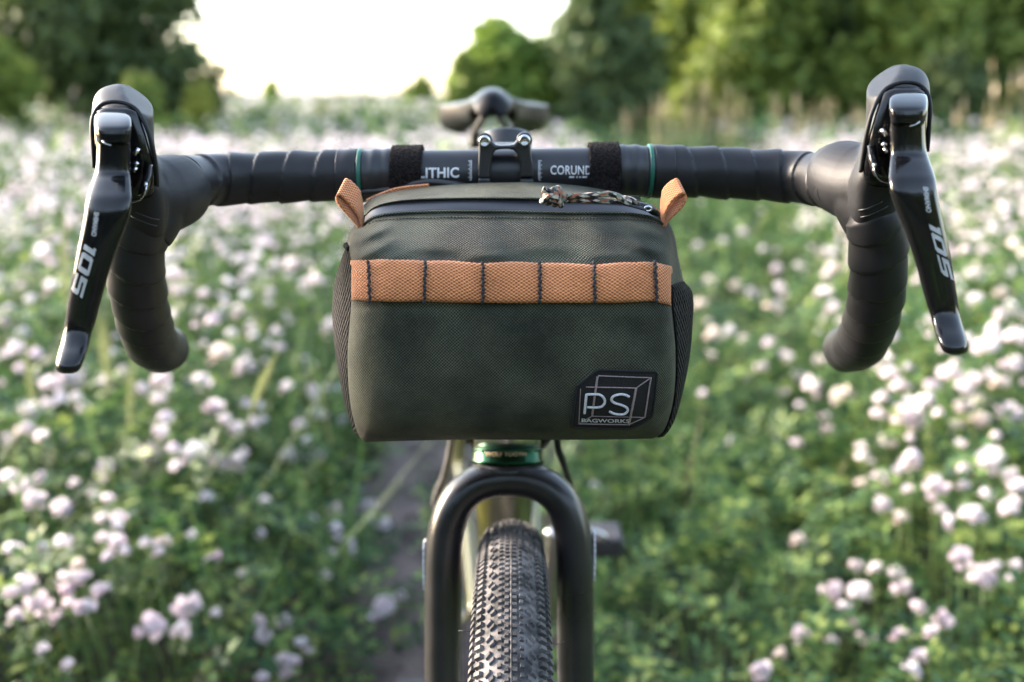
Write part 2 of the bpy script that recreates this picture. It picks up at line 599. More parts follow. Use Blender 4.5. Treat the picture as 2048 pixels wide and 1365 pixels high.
M['seed'] = leaf_mat('grass_seed', [(0, (0.24, 0.27, 0.12)), (1, (0.36, 0.38, 0.18))])

# ================================================================== ground
def terrain(y):
    """The meadow climbs slightly towards the trees."""
    return 0.0138 * np.clip(np.asarray(y, float) - 13, 0, 55)


def canopy(x, y):
    """Height of the meadow growth above the ground."""
    x = np.asarray(x, float); y = np.asarray(y, float)
    h = 0.35 + 0.075 * np.sin(x * 17 + 3 * np.sin(y * 6)) * np.sin(y * 15 + 2 * np.sin(x * 7)) + 0.05 * np.sin(x * 31 - y * 23) + 0.05 * np.sin(x * 3.1 + y * 1.7) + 0.04 * np.sin(x * 7.3 - y * 5.1) + 0.03 * np.cos(x * 1.3 - y * 0.9)
    return h * np.clip(0.10 + 0.90 * np.minimum(track_d(x, y) / 0.42, 1), 0, 1) * (1 - 0.62 * lane_f(x, y))


def track_d(x, y):
    """Distance outside the edge of the bare track under the bike."""
    c = -0.15 - 0.05 * np.sin(y * 1.1) + 0.02 * y
    wd = 0.175 + 0.05 * np.sin(y * 2.3 + 1)
    fade = np.clip((y - 7) / 5, 0, 1)
    return np.maximum(np.abs(x - c) - wd, 0) + fade * 0.6


def lane_c(y):
    return 0.02 + 0.215 * y - 0.0042 * y * y


def lane_w(y):
    return 0.20 + 0.055 * y


def lane_f(x, y):
    """1 inside the mown lane to the right of the bike, 0 in the flowers."""
    d = np.abs(x - lane_c(y)) / lane_w(y)
    return np.clip((1.35 - d) / 0.5, 0, 1)


gx = np.concatenate([np.linspace(-420, -14, 14), np.linspace(-12, 12, 97), np.linspace(14, 420, 14)])
gy = np.concatenate([np.linspace(-160, -6, 10), np.linspace(-5, 30, 106), np.linspace(34, 620, 16)])
GX, GY = np.meshgrid(gx, gy, indexing='ij')
GZ = 0.012 * np.sin(GX * 2.1) * np.cos(GY * 1.7) * (np.abs(GX) < 13) + terrain(GY)
ground = obj('ground', np.stack([GX, GY, GZ - 0.012], -1).reshape(-1, 3), grid_faces(len(gx), len(gy))[:, ::-1], M['soil'])
tag(ground, 'meadow soil under the flowers', kind='structure')
ty = np.linspace(-4, 13, 120)
tv = []
for y in ty:
    c = -0.16 - 0.05 * math.sin(y * 1.1) + 0.02 * y
    for u in np.linspace(-1, 1, 17):
        wv = 0.34 + 0.06 * math.sin(y * 3.1 + u * 4)
        tv.append((c + u * wv, y, 0.018 + 0.016 * u * u - 0.03 * max(0, abs(u) - 0.85) / 0.15 + 0.006 * math.sin(y * 17 + u * 9) * math.cos(u * 13)))
path = obj('dirt_path', tv, grid_faces(len(ty), 17), M['dirt'])
tag(path, 'narrow bare earth track running under the bicycle', kind='structure')

# ================================================================== bicycle
bike = tag(empty('bicycle', (0, 0.9, 0)), 'black drop-bar gravel bicycle standing head-on on the dirt track', 'bicycle')

# ---- handlebar (bare clamp area)
barL = [PY(1011, 347, .66), PY(900, 349, .66), PY(780, 350.5, .66), PY(640, 353, .66), PY(540, 355, .659), PY(470, 358, .655), PY(415, 361, .644), PY(372, 368, .622), PY(330, 384, .596), PY(300, 408, .580), PY(282, 440, .577), PY(275, 480, .582), PY(272, 530, .588), PY(278, 590, .603), PY(289, 645, .625), PY(303, 684, .652), PY(320, 697, .690), PY(330, 697, .712)]
barR = [PY(1011, 347, .66), PY(1130, 345, .66), PY(1260, 343, .66), PY(1390, 345, .66), PY(1500, 349, .659), PY(1565, 352, .655), PY(1618, 357, .644), PY(1660, 363, .622), PY(1702, 380, .596), PY(1732, 405, .580), PY(1750, 440, .577), PY(1756, 480, .582), PY(1757, 530, .588), PY(1752, 590, .603), PY(1740, 645, .625), PY(1722, 684, .652), PY(1704, 696, .690), PY(1694, 697, .712)]
bar_mid, _ = smooth_path(barL[:4][::-1] + barR[1:4], step=0.004)
bar_o = obj('handlebar', *[x for x in sweep(bar_mid, 0.0157, 48)][:2], M['bar'], bike)


def taped(pts, side, x_start):
    p, s = smooth_path(pts, step=0.0009)
    k = np.argmax(np.abs(p[:, 0] - p[0, 0]) > x_start)
    p = p[k:]
    pitch = 0.0205
    s_ = np.concatenate([[0], np.cumsum(np.linalg.norm(np.diff(p, axis=0), axis=1))])
    h0, h1 = (s_[np.argmin(np.linalg.norm(p - pts[q_], axis=1))] for q_ in (8, 9))

    def rad(si, th):
        ph = (si / pitch + side * th / (2 * np.pi)) % 1.0
        saw = np.clip(ph / 0.93, 0, 1) ** 0.8
        edge = np.exp(-((ph - 0.97) / 0.02) ** 2)
        wob = 0.00025 * np.sin(si * 170 + 2 * th) + 0.0002 * np.sin(si * 61 + th * 3)
        drop = min(max((si - 0.24) / 0.12, 0), 1)
        tuck = 0.006 * min(max((si - h0 + .008) / .008, 0), 1) * min(max((h1 + .008 - si) / .008, 0), 1)
        return 0.0162 - tuck + (0.0014 + 0.0007 * drop) * (saw - 0.25) - 0.0009 * edge + wob
    return sweep(p, rad, 56), p


tapeL, tpL = taped(barL, 1, 0.098)
tapeR, tpR = taped(barR, -1, 0.096)
tape_l = obj('bar_tape', tapeL[0], tapeL[1], M['tape'], bike, tapeL[2])
tape_r = obj('bar_tape', tapeR[0], tapeR[1], M['tape'], bike, tapeR[2])
for pts, tape, mir in ((barL, tape_l, -1), (barR, tape_r, 1)):
    q, s = smooth_path(pts, step=0.0008)
    dx = np.abs(q[:, 0] - q[0, 0])
    a, b = np.argmax(dx > 0.0735), np.argmax(dx > 0.0925)
    V, F, U = sweep(q[a:b], lambda si, th: 0.0168 + 0.00035 * np.sin(si * 700) + 0.0003 * np.sin(si * 230 + th), 48)
    obj('finishing_band', V, F, M['gloss'] if False else M['bar'], tape, U)
    a, b = np.argmax(dx > 0.0928), np.argmax(dx > 0.0955)
    V, F, U = sweep(q[a:b], 0.0176, 48)
    obj('green_ring', V, F, M['green_band'], tape, U)
    a, b = np.argmax(dx > 0.0956), np.argmax(dx > 0.1095)
    V, F, U = sweep(q[a:b], lambda si, th: 0.01725 + 0.0002 * np.sin(si * 500 + th * 2), 48)
    obj('tape_wrap', V, F, M['tape'], tape, U)
    # end plug
    e = q[-1]; t = q[-1] - q[-4]; t /= np.linalg.norm(t)
    V, F = lathe([(-0.002, 0.0166), (0.001, 0.0172), (0.004, 0.0160), (0.0062, 0.011), (0.0068, 0.002)], e, t, 32)
    obj('end_plug', V, F, M['dark'], tape)

# bar print
tb = bvh_of(bar_o)
lettering('bar_print', 'LITHIC', tb, M['print'], bar_o, (838, 357), (80, -1), (0, -21), bold=0.025, spacing=1.03, lift=0.0002)
lettering('bar_print', 'CORUND', tb, M['print'], bar_o, (1101, 349.5), (82, 0.5), (0, -18), bold=0.012, spacing=1.05, lift=0.0002)
for x0, x1 in ((1138, 1149), (1152, 1156), (1158, 1162), (1164, 1174)):
    obj('bar_print', [on_surface(tb, x, y, 0.0002) for x, y in ((x0, 356), (x1 - 1, 356), (x1, 353), (x0 + 1, 353))], [(0, 1, 2, 3)], M['print'], bar_o, smooth=False)
for cx, sgn in ((943, -1), (1077, 1)):
    dv, df = [], []
    for i in range(9):
        y = 321 + i * 4.8
        dv += [on_surface(tb, cx - 0.4, y, 0.0002), on_surface(tb, cx + 0.5, y, 0.0002)]
    df = [(2 * i, 2 * i + 1, 2 * i + 3, 2 * i + 2) for i in range(8)]
    for i in range(15):
        y = 322 + i * 2.7
        ln = 6.5 if i % 3 == 0 else 4
        n0 = len(dv)
        dv += [on_surface(tb, x, yy, 0.00025) for x, yy in ((cx, y), (cx + sgn * ln, y), (cx + sgn * ln, y + 1.1), (cx, y + 1.1))]
        df.append((n0, n0 + 1, n0 + 2, n0 + 3))
    obj('bar_scale', dv, df, M['print'], bar_o, smooth=False)

# ---- stem with face plate
stem = obj('stem', *merge([boxv((-0.004, .705, .952), .036, .075, .030), boxv((-0.004, .672, .951), .030, .022, .036)]), M['stem'], bike, smooth=False)
mod(stem, 'BEVEL', width=0.006, segments=4)
V, F = lathe([(-.025, .0165), (-.023, .0185), (.022, .0185), (.025, .0165)], (-0.004, .748, .948), (0, -.31, -.95), 40)
obj('steerer_clamp', V, F, M['stem'], stem)


def plate(pts, y_front, thick):
    v = [PY(x, y, y_front) for x, y in pts]
    n = len(v)
    vs = v + [q + np.array([0, thick, 0]) for q in v]
    fs = [tuple(range(n))[::-1], tuple(range(n, 2 * n))] + [(i, (i + 1) % n, n + (i + 1) % n, n + i) for i in range(n)]
    return vs, fs


arch = [(956, 358), (956, 330), (957, 303), (957, 284), (962, 274), (970, 271), (978, 274), (984, 283), (991, 290), (1000, 291.5), (1018, 291), (1027, 289), (1034, 281), (1039, 273), (1047, 269.5), (1056, 272), (1061, 281), (1062, 300), (1066, 328), (1067, 356), (1040, 356), (1041, 340), (1039, 322), (1034, 308), (1027, 301), (1016, 298.5), (1000, 299), (991, 301.5), (986, 309), (983, 322), (981, 340), (980, 358)]
vs, fs = plate(arch, .6385, .013)
vs2, fs2 = plate([(x, 2 * 357 - y) for x, y in arch][::-1], .6385, .013)
fp = obj('face_plate', *merge([(vs, fs), (vs2, fs2)]), M['stem'], stem, smooth=False)
bm = bmesh.new(); bm.from_mesh(fp.data)
bmesh.ops.recalc_face_normals(bm, faces=bm.faces[:]); bm.to_mesh(fp.data); bm.free()
mod(fp, 'BEVEL', width=0.0016, segments=3, limit_method='ANGLE', angle_limit=R(50))
for x, y in ((969, 283), (1049, 281.5), (969, 431), (1049, 431)):
    c = PY(x, y, .6375)
    V, F = lathe([(0.004, .0036), (-0.0005, .0037), (-.0017, .0033), (-.0019, .0021), (-.0003, .0019), (-.0002, .0004)], c, (0, 1, 0.08), 24)
    obj('bolt', V, F, M['steel'], stem)
    V, F = lathe([(0.000, .0049), (0.012, .0049), (0.014, .0044)], PY(x, y, .640), (0, 1, 0.0), 24)
    obj('bolt_boss', V, F, M['stem'], stem)

# ---- brake and shift levers
LX0, LY0 = 245.0, 170.0


def map_left(x, y, k=0):
    return x, y


def map_right(x, y, k=0):
    sy = 1.0
    if k == 1:                                  # hood shell sits a little taller on this side
        sy = 1.0 + 0.075 * min(max((y - 200) / 250, 0), 1)
    xx = 1797 - (x - LX0) * 1.035
    if k == 1 and y > 330:
        xx -= 4 * min((y - 330) / 60, 1)
    return xx, 131 + (y - LY0) * sy * 1.003


def rows_loft(rows, mp, k, n, seg=40, expo=3.2, twist=0.0, front_flat=1.0):
    """Stack of rounded sections: rows of y, xl, xr, d_front, d_back."""
    rr = interp_rows(rows, n)
    V = []
    th = np.linspace(0, 2 * np.pi, seg, endpoint=False)
    for y, xl, xr, df_, db in rr:
        c, s = np.cos(th), np.sin(th)
        cx = np.sign(c) * np.abs(c) ** (2 / expo)
        sy = np.sign(s) * np.abs(s) ** (2 / expo)
        for a, b in zip(cx, sy):
            x = (xl + xr) / 2 + (xr - xl) / 2 * a
            d = (df_ + db) / 2 - (db - df_) / 2 * b
            px, py = mp(x, y, k)
            V.append(P(px, py, d))
    F = [tuple(f) for f in grid_faces(n, seg, True)]
    F.append(tuple(range(seg))[::-1]); F.append(tuple((n - 1) * seg + i for i in range(seg)))
    return np.array(V), F


HOOD = [(168, 232, 262, .563, .571), (171, 218, 278, .558, .574), (177, 203, 292, .551, .577), (188, 192, 302, .543, .581), (203, 186, 306, .535, .585), (222, 184, 307, .529, .590), (250, 183.5, 307.5, .528, .597), (285, 185, 309, .530, .606), (320, 188, 315, .534, .616), (350, 194, 324, .540, .630), (385, 205, 338, .547, .628), (420, 219, 340, .554, .622), (448, 231, 336, .559, .615), (472, 240, 329, .566, .606), (478, 246, 322, .570, .602)]
LEVER = [(280, 193.5, 261, .5026), (310, 193, 261, .5040), (335, 191.5, 261, .5048), (350, 188, 261, .5045), (362, 184, 262, .5012), (380, 178, 263, .4965), (396, 173, 264, .4925), (412, 170, 263, .491), (430, 168, 260, .4908), (462, 162, 249, .492), (500, 154, 234, .494), (550, 144, 217, .497), (600, 136, 203, .501), (645, 129, 191, .5045), (668, 125, 183, .505), (690, 120, 178, .502), (710, 114, 172, .497), (726, 110.5, 166, .494), (738, 111, 161, .4935), (745, 116, 154, .495), (748, 124, 146, .498)]
CAP = [(223, 203, 248, .521), (228, 192, 257, .516), (236, 189, 262, .510), (246, 188.5, 263, .504), (256, 189, 263, .500), (266, 190, 262, .4995), (276, 192, 261, .4998), (285, 194.5, 260, .5004), (291, 197, 258, .5030)]


def polyline_ribbon(pts2, d_of, mp, k, r, m, name, parent):
    pts = []
    for q in pts2:
        px, py = mp(q[0], q[1], k)
        pts.append(P(px, py, d_of(q[0], q[1])))
    return tube(name, pts, r, m, parent, seg=10, step=0.002)


def d_hood(x, y):
    return float(np.interp(y, [r[0] for r in HOOD], [r[3] for r in HOOD]))


def make_lever(mp, tape_pts, side, label):
    # hood: horn + saddle around the bar, blended by a remesh
    V1, F1 = rows_loft(HOOD, mp, 1, 60, 56, 2.9)
    # inner top chamfer
    pa, pb = mp(262, 171, 1), mp(306, 205, 1)
    a, b, c = P(pa[0], pa[1], .578), P(pb[0], pb[1], .578), P(*[q for q in mp(279, 224, 1)], .531)
    nrm = np.cross(b - a, c - a); nrm /= np.linalg.norm(nrm)
    inner = P(*mp(245, 300, 1), .56)
    if nrm @ (inner - a) > 0: nrm = -nrm
    dd = (V1 - a) @ nrm
    V1 = V1 - np.clip(dd, 0, None)[:, None] * nrm
    col = [P(*mp(x, y, 1), d) for x, y, d in ((275, 392, .578), (305, 394, .590), (338, 386, .604), (372, 372, .624))]
    p2, _ = smooth_path(col, n=30)
    V2, F2, _uvs = sweep(p2, np.interp(np.linspace(0, 1, 30), [0, .35, .75, 1], [.0225, .0235, .0222, .0180]), 32)
    p3, _ = smooth_path([P(*mp(x, y, 1), d) for x, y, d in ((300, 360, .588), (304, 405, .588), (291, 440, .586), (279, 471, .584))], n=24)
    V3, F3, _uvs = sweep(p3, np.interp(np.linspace(0, 1, 24), [0, .4, .75, 1], [.015, .0205, .0198, .0180]), 32)
    hood = obj('hood', *merge([(V1, F1), (V2, F2), (V3, F3)]), M['hood'], lever_root(mp, label))
    mod(hood, 'REMESH', mode='VOXEL', voxel_size=0.0011, use_smooth_shade=True)
    mod(hood, 'SMOOTH', factor=0.5, iterations=8)
    root = hood.parent
    # collar under the hood
    pc = [P(*mp(281, 462, 1), .584), P(*mp(281, 474, 1), .584)]
    V, F, _uvs = sweep(np.array(pc), .0173, 40)
    obj('collar', V, F, M['dark'], root)
    # raised rim of the hood opening
    rim = [(189, 335), (186, 290), (184, 255), (187, 232), (197, 215), (212, 206), (236, 204), (258, 210), (274, 221), (288, 244), (299, 272), (307, 305), (312, 338), (315, 372)]
    polyline_ribbon(rim, lambda x, y: d_hood(x, y) + 0.0006 if y > 222 else .5302, mp, 1, .0012, M['hood'], 'hood_rim', root)
    # recessed lever body inside the opening
    body = [(216, 198, 262, .5262, .545), (224, 190, 276, .5252, .545), (240, 187, 286, .5255, .55), (270, 187.5, 297, .5265, .55), (310, 190, 305, .5285, .55), (345, 195, 310, .533, .555), (375, 205, 311, .540, .56), (398, 216, 302, .549, .565), (416, 230, 285, .560, .572)]
    V, F = rows_loft(body, mp, 1, 26, 40, 3.5)
    obj('lever_body', V, F, M['gloss'], root)
    # lever blade
    rows = [(y, xl, xr, d, d + .013) for y, xl, xr, d in LEVER]
    V, F = rows_loft(rows, mp, 0, 110, 56, 2.7)
    blade = obj('lever_blade', V, F, M['gloss'], root)
    # hub of the lever: links blade and body
    V, F = rows_loft([(258, 200, 252, .512, .54), (300, 205, 252, .514, .54), (350, 205, 262, .515, .55), (395, 200, 268, .510, .55)], mp, 0, 14, 32, 2.6)
    obj('lever_hub', V, F, M['gloss'], root)
    V, F = rows_loft([(y, xl, xr, d, d + .017) for y, xl, xr, d in CAP], mp, 0, 40, 48, 3.4)
    cap = obj('pivot_cap', V, F, M['gloss'], root)
    # silver line under the cap, shifter paddle, return spring and small clips
    polyline_ribbon([(204, 282), (211, 288), (222, 291.5)], lambda x, y: .5000, mp, 0, .0003, M['steel'], 'cap_line', root)
    pad = [(330, 292, 306, .524, .535), (355, 286, 304, .520, .533), (378, 278, 298, .519, .532), (392, 276, 292, .521, .532)]
    V, F = rows_loft(pad, mp, 0, 16, 24, 2.4)
    obj('shift_paddle', V, F, M['gloss'], root)
    for (x0, y0), (x1, y1), r in (((277, 297), (269, 311), .0011), ((271, 325), (275, 331), .0012), ((268, 345), (272, 335), .0009), ((291, 366), (292, 374), .0011)):
        polyline_ribbon([(x0, y0), ((x0 + x1) / 2, (y0 + y1) / 2), (x1, y1)], lambda x, y: .519, mp, 0, r, M['steel'], 'clip', root)
    polyline_ribbon([(293, 372), (291, 383), (282, 399), (262, 406), (258, 410), (261, 418)], lambda x, y: .5155, mp, 0, .00035, M['steel'], 'return_spring', root)
    # moulded lines at the foot of the hood
    th = bvh_of(hood)
    for line in ([(262, 432), (290, 446), (314, 452)], [(272, 424), (298, 436), (318, 440)]):
        pts = []
        for x, y in line:
            px, py = mp(x, y, 1)
            pts.append(on_surface(th, px, py, 0.0002))
        tube('hood_line', pts, .0005, M['dark'], root, seg=6)
    # lettering down the blade
    tbl = bvh_of(blade)
    if side < 0:
        lettering('lettering', 'SHIMANO', tbl, M['greyprint'], root, (189, 424), (-6, 48), (10, 2), bold=0.035, spacing=1.02)
        lettering('lettering', '105', tbl, M['greyprint'], root, (171, 484), (-28, 98), (22, 15), squeeze=1)
    else:
        lettering('lettering', 'SHIMANO', tbl, M['greyprint'], root, (1845, 374), (7, 51), (10.5, 1), bold=0.035, spacing=1.02)
        lettering('lettering', '105', tbl, M['greyprint'], root, (1856, 444), (27, 104), (23, 13), squeeze=1)
    return root


def lever_root(mp, label):
    e = empty('brake_shift_lever', P(*mp(300, 400, 1), .60), bike)
    e['label'] = label
    return e


make_lever(map_left, barL, -1, 'hood and brake lever on the end of the bar at the left of the picture')
make_lever(map_right, barR, 1, 'hood and brake lever on the end of the bar at the right of the picture')

# ---- headset and frame
HA = np.array([0, -.30, -.954]); HA /= np.linalg.norm(HA)
hc = P(1015, 911.5, .732)
V, F = lathe([(-.0058, .024), (-.0058, .0258), (-.0048, .0266), (-.0036, .0258), (-.0030, .0262), (.0022, .0262), (.0028, .0268), (.0046, .0270), (.0058, .0262), (.0062, .024)], hc, HA, 64)
cup = obj('headset_cup', V, F, M['green_alloy'], bike)
V, F = lathe([(-.030, .0243), (-.0055, .0243)], hc, HA, 48)
obj('crown_race', V, F, M['silver'], cup)
lettering('cup_print', 'WOLF TOOTH', bvh_of(cup), M['gold'], cup, (970, 913), (82, 0), (0, -8.5), bold=0.02, spacing=1.05, lift=0.0003)
top = hc - HA * .128
ht_l = hc - HA * .03
p, _ = smooth_path([ht_l, (ht_l + top) / 2, top], n=20)
V, F, U = sweep(p, .0245, 40)
frame = obj('frame', V, F, M['frame'], bike, U)
bb = np.array([-.016, 1.30, .27])
st_top = np.array([-.024, 1.45, .78])
axr = np.array([-.030, 1.72, .345])
tube('down_tube', [ht_l + HA * .005, (ht_l + bb) / 2 + np.array([0, 0, -.005]), bb], .027, M['frame'], frame, seg=32, step=.02)
tube('top_tube', [top + HA * .02, (top + st_top) / 2, st_top], .019, M['frame'], frame, seg=28, step=.02)
tube('seat_tube', [bb, (bb + st_top) / 2, st_top], .0165, M['frame'], frame, seg=28, step=.02)
for s in (-1, 1):
    tube('chain_stay', [bb + np.array([s * .035, 0, 0]), bb + np.array([s * .05, .15, .02]), axr + np.array([s * .066, 0, 0])], .011, M['frame'], frame, seg=16, step=.02)
    tube('seat_stay', [st_top + np.array([s * .014, 0, -.03]), (st_top + axr) / 2 + np.array([s * .05, 0, 0]), axr + np.array([s * .066, 0, 0])], .008, M['frame'], frame, seg=16, step=.02)
V, F = lathe([(-.045, .021), (.045, .021)], bb, (1, 0, 0), 32)
obj('bottom_bracket', V, F, M['silver'], frame)

# ---- crankset and pedals
crank = tag(empty('crankset', bb, bike))
V, F = lathe([(-.0015, .086), (-.0015, .06), (.0015, .06), (.0015, .086)], bb + np.array([-.047, 0, 0]), (1, 0, 0), 96)
obj('chain_ring', V, F, M['silver'], crank, smooth=False)
ends = []
for s, dv_ in ((1, np.array([0.010, -.050, .155])), (-1, np.array([-.010, .050, -.155]))):
    a = bb + np.array([s * .066, 0, 0]); b = a + dv_
    p, _ = smooth_path([a, (a + b) / 2, b], n=24)
    V, F, U = sweep(p, np.interp(np.linspace(0, 1, 24), [0, .15, .8, 1], [.019, .014, .0115, .014]), 24, flat=(1.0, 0.6), up=(1, 0, 0))
    obj('crank_arm', V, F, M['silver'], crank, U)
    ends.append((s, b))
for s, b in ends:
    pd = empty('pedal', b + np.array([s * .045, 0, 0]), bike)
    c = b + np.array([s * .046, 0, -.012])
    o = obj('pedal_body', *boxv(c, .086, .062, .028), M['grip'], pd, smooth=False)
    mod(o, 'BEVEL', width=.006, segments=3)
    tube('axle', [b, c + np.array([s * .04, 0, 0])], .0065, M['steel'], pd)
    arc = [c + np.array([-.032 * s, .034 * math.cos(t) * 0 - .030, .014 + .012 * math.sin(t)]) + np.array([s * .05 * (1 - math.cos(t)) / 2, 0, 0]) for t in np.linspace(0, math.pi, 9)]
    tube('cage', arc, .0035, M['silver'], pd)

# ---- fork
fx = 1018.5
leftleg = [(886, 1365, .722), (886, 1270, .722), (886.5, 1180, .722), (888, 1105, .722), (895, 1050, .722), (914, 1003, .722), (944, 974, .723), (980, 960, .724), (fx, 956.5, .725)]
fp_ = [P(*q) for q in leftleg] + [P(2 * fx - x, y, d) for x, y, d in leftleg[::-1][1:]]
lo = np.array([0, -.30, -.954]) * .20
fp_ = [fp_[0] + lo, fp_[0] + lo * .5] + fp_ + [fp_[-1] + lo * .5, fp_[-1] + lo]
p, s = smooth_path(fp_, step=.004)
hgt = p[:, 2]
ra = np.interp(hgt, [.30, .45, .60, .68, .72], [.0105, .0118, .0132, .0134, .0130])
fl = np.stack([np.interp(hgt, [.3, .6, .72], [1.0, 1.0, 1.0]), np.interp(hgt, [.3, .6, .70], [1.15, 1.45, 1.55])], 1)
V, F, U = sweep(p, ra, 48, flat=fl, up=None)
# in-plane / depth axes: build from the fork plane
pl_n = np.cross(P(886, 1100, .722) - P(1151, 1100, .722), P(fx, 956, .725) - P(fx, 1300, .722)); pl_n /= np.linalg.norm(pl_n)
tg = np.gradient(p, axis=0); tg /= np.linalg.norm(tg, axis=1)[:, None]
inp = np.cross(tg, pl_n)
th = np.linspace(0, 2 * np.pi, 48, endpoint=False)
cc = np.sign(np.cos(th)) * np.abs(np.cos(th)) ** .85
ss = np.sign(np.sin(th)) * np.abs(np.sin(th)) ** .85
V = p[:, None, :] + ra[:, None, None] * (cc[None, :, None] * inp[:, None, :] + (ss[None, :] * fl[:, 1:])[..., None] * pl_n[None, None, :])
V = V.reshape(-1, 3)
F = [tuple(f) for f in grid_faces(len(p), 48, True)]
F += [tuple(range(48))[::-1], tuple((len(p) - 1) * 48 + i for i in range(48))]
fork = obj('fork', V, F, M['fork'], bike)
V, F = lathe([(.0062, .0258), (.012, .0262), (.024, .022)], hc, HA, 48)
obj('crown', V, F, M['fork'], fork)
# white graphics down the outside of each leg
for sgn in (-1, 1):
    dv, df = [], []
    hs_ = [0, .35, .7, .6, .8, .65, .85, .75, .7, .8, .6, .7, .5, .55, .2, 0]
    for i, h in enumerate(hs_):
        y = 1082 + i * 6.4 - (18 if sgn > 0 else 0)
        base = P(fx + sgn * 168.6, y, .722)
        for k_, z in ((-.008, 0), (.004 + .006 * h, 0)):
            dv.append(base + np.array([sgn * (0.0012 * (1 - abs(k_) * 30) ) - sgn * .0006, 0, 0]) + pl_n * (k_ if pl_n[1] > 0 else -k_) * -1)
    df = [(2 * i, 2 * i + 1, 2 * i + 3, 2 * i + 2) for i in range(len(hs_) - 1)]
    o = obj('leg_graphic', dv, df, M['print'], fork, smooth=False)
    mod(o, 'SOLIDIFY', thickness=0.0012, offset=0)

# ---- front wheel
WC = np.array([.0035, .577, .354])
WR, WT = .3310, .0230
wheel = empty('front_wheel', WC, bike)
nA, nB = 180, 36
A = np.linspace(0, 2 * np.pi, nA, endpoint=False); B = np.linspace(0, 2 * np.pi, nB, endpoint=False)


lean = R(-0.7)


def wheel_pt(a, b, r):
    """a: around the wheel (0 = top, positive towards the rider), b: across the tyre (0 = tread centre)."""
    rad = WR + r * np.cos(b)
    x = r * np.sin(b); y = rad * np.sin(a); z = rad * np.cos(a)
    return np.stack([WC[0] + x + np.sin(lean) * z, WC[1] + y, WC[2] + z * np.cos(lean)], -1)


AA, BB = np.meshgrid(A, B, indexing='ij')
V = wheel_pt(AA, BB, WT).reshape(-1, 3)
F = grid_faces(nA, nB, True)
j = np.arange(nB); j2 = (j + 1) % nB
F = np.vstack([F, np.stack([(nA - 1) * nB + j, (nA - 1) * nB + j2, j2, j], 1)])
tyre = obj('tyre', V, F, M['tyre'], wheel)
pitch = 2 * np.pi / 330


def knob_geo(a, b, la, lb, h, sk=0.0):
    """Tapered block on the tyre: la along, lb across (radians of the section), h tall."""
    v = []
    for hh, k_ in ((-.0006, 1.0), (h, .72)):
        for da, db in ((-1, -1), (1, -1), (1, 1), (-1, 1)):
            aa = a + (da * la * k_ + sk * db) / 2; b2 = b + db * lb * k_ / 2
            v.append(wheel_pt(np.array(aa), np.array(b2), WT + hh))
    return np.array(v), [(4, 5, 6, 7), (0, 1, 5, 4), (1, 2, 6, 5), (2, 3, 7, 6), (3, 0, 4, 7)]


small, single = [], []
for i in range(330):
    a = i * pitch
    aw = (a + math.pi) % (2 * math.pi) - math.pi
    vis = -1.25 < aw < 0.05
    for sg in (-1, 1):
        side = [(1.20, .62, .30, .0022, 0), (0.86, .62, .26, .0024, 0)]
        for bq, la, lb, h, o_ in side:
            g = knob_geo(a + (pitch * .5 if bq < 1 else 0), sg * bq, pitch * la, lb, h, sk=sg * pitch * .25)
            (single if vis and bq > 1 else small).append(g)
        small.append(knob_geo(a + pitch * .25 * (i % 2), sg * (.46 if i % 2 else .56), pitch * .5, .15, .0015, sk=-sg * pitch * .3))
        small.append(knob_geo(a + pitch * .5, sg * .27, pitch * .55, .12, .0013))
        small.append(knob_geo(a, sg * .10, pitch * .6, .13, .0012))
o = obj('tread_block', *merge(small), M['knob'], wheel, smooth=False)
o['kind'] = 'stuff'
for v, f in single:
    obj('tread_knob', v, f, M['knob'], wheel, smooth=False)
V = wheel_pt(np.linspace(0, 2 * np.pi, 200, endpoint=False), 0.012 + 0 * np.zeros(200), WT + .0004)
sv, sf, _uvs = sweep(V, .0007, 6, closed=True)
obj('tread_seam', sv, sf, M['knob'], wheel)
for aw, sg in ((-.28, -1), (-.28, 1), (-.5, -1), (-.12, -1), (-.15, 1)):
    q = wheel_pt(np.array(aw), np.array(sg * 1.35), WT)
    tube('rubber_whisker', [q, q + np.array([sg * .0045, 0, -.0008 * sg]), q + np.array([sg * .009, 0.001, 0.0004])], .00022, M['knob'], wheel, seg=5)
V, F = lathe([(-.012, .294), (-.0135, .308), (-.011, .312), (.011, .312), (.0135, .308), (.012, .294), (0, .285), (-.012, .294)], WC, (1, 0, 0), 120)
obj('rim', V, F[:-2], M['dark'], wheel)
V, F = lathe([(-.055, .012), (-.033, .012), (-.03, .027), (-.025, .027), (-.02, .012), (.02, .012), (.025, .027), (.03, .027), (.033, .012), (.055, .012)], WC, (1, 0, 0), 32)
obj('hub', V, F, M['dark'], wheel)
for i in range(28):
    a = 2 * math.pi * i / 28; s = -1 if i % 2 else 1
    h = WC + np.array([s * .027, .026 * math.sin(a + .9 * (1 if i % 4 < 2 else -1)), .026 * math.cos(a + .9 * (1 if i % 4 < 2 else -1))])
    tube('spoke', [h, WC + np.array([0, .29 * math.sin(a), .29 * math.cos(a)])], .001, M['steel'], wheel, seg=5)
V, F = lathe([(-.001, .08), (-.001, .055), (.001, .055), (.001, .08)], WC + np.array([.04, 0, 0]), (1, 0, 0), 64)
obj('brake_disc', V, F, M['steel'], wheel)

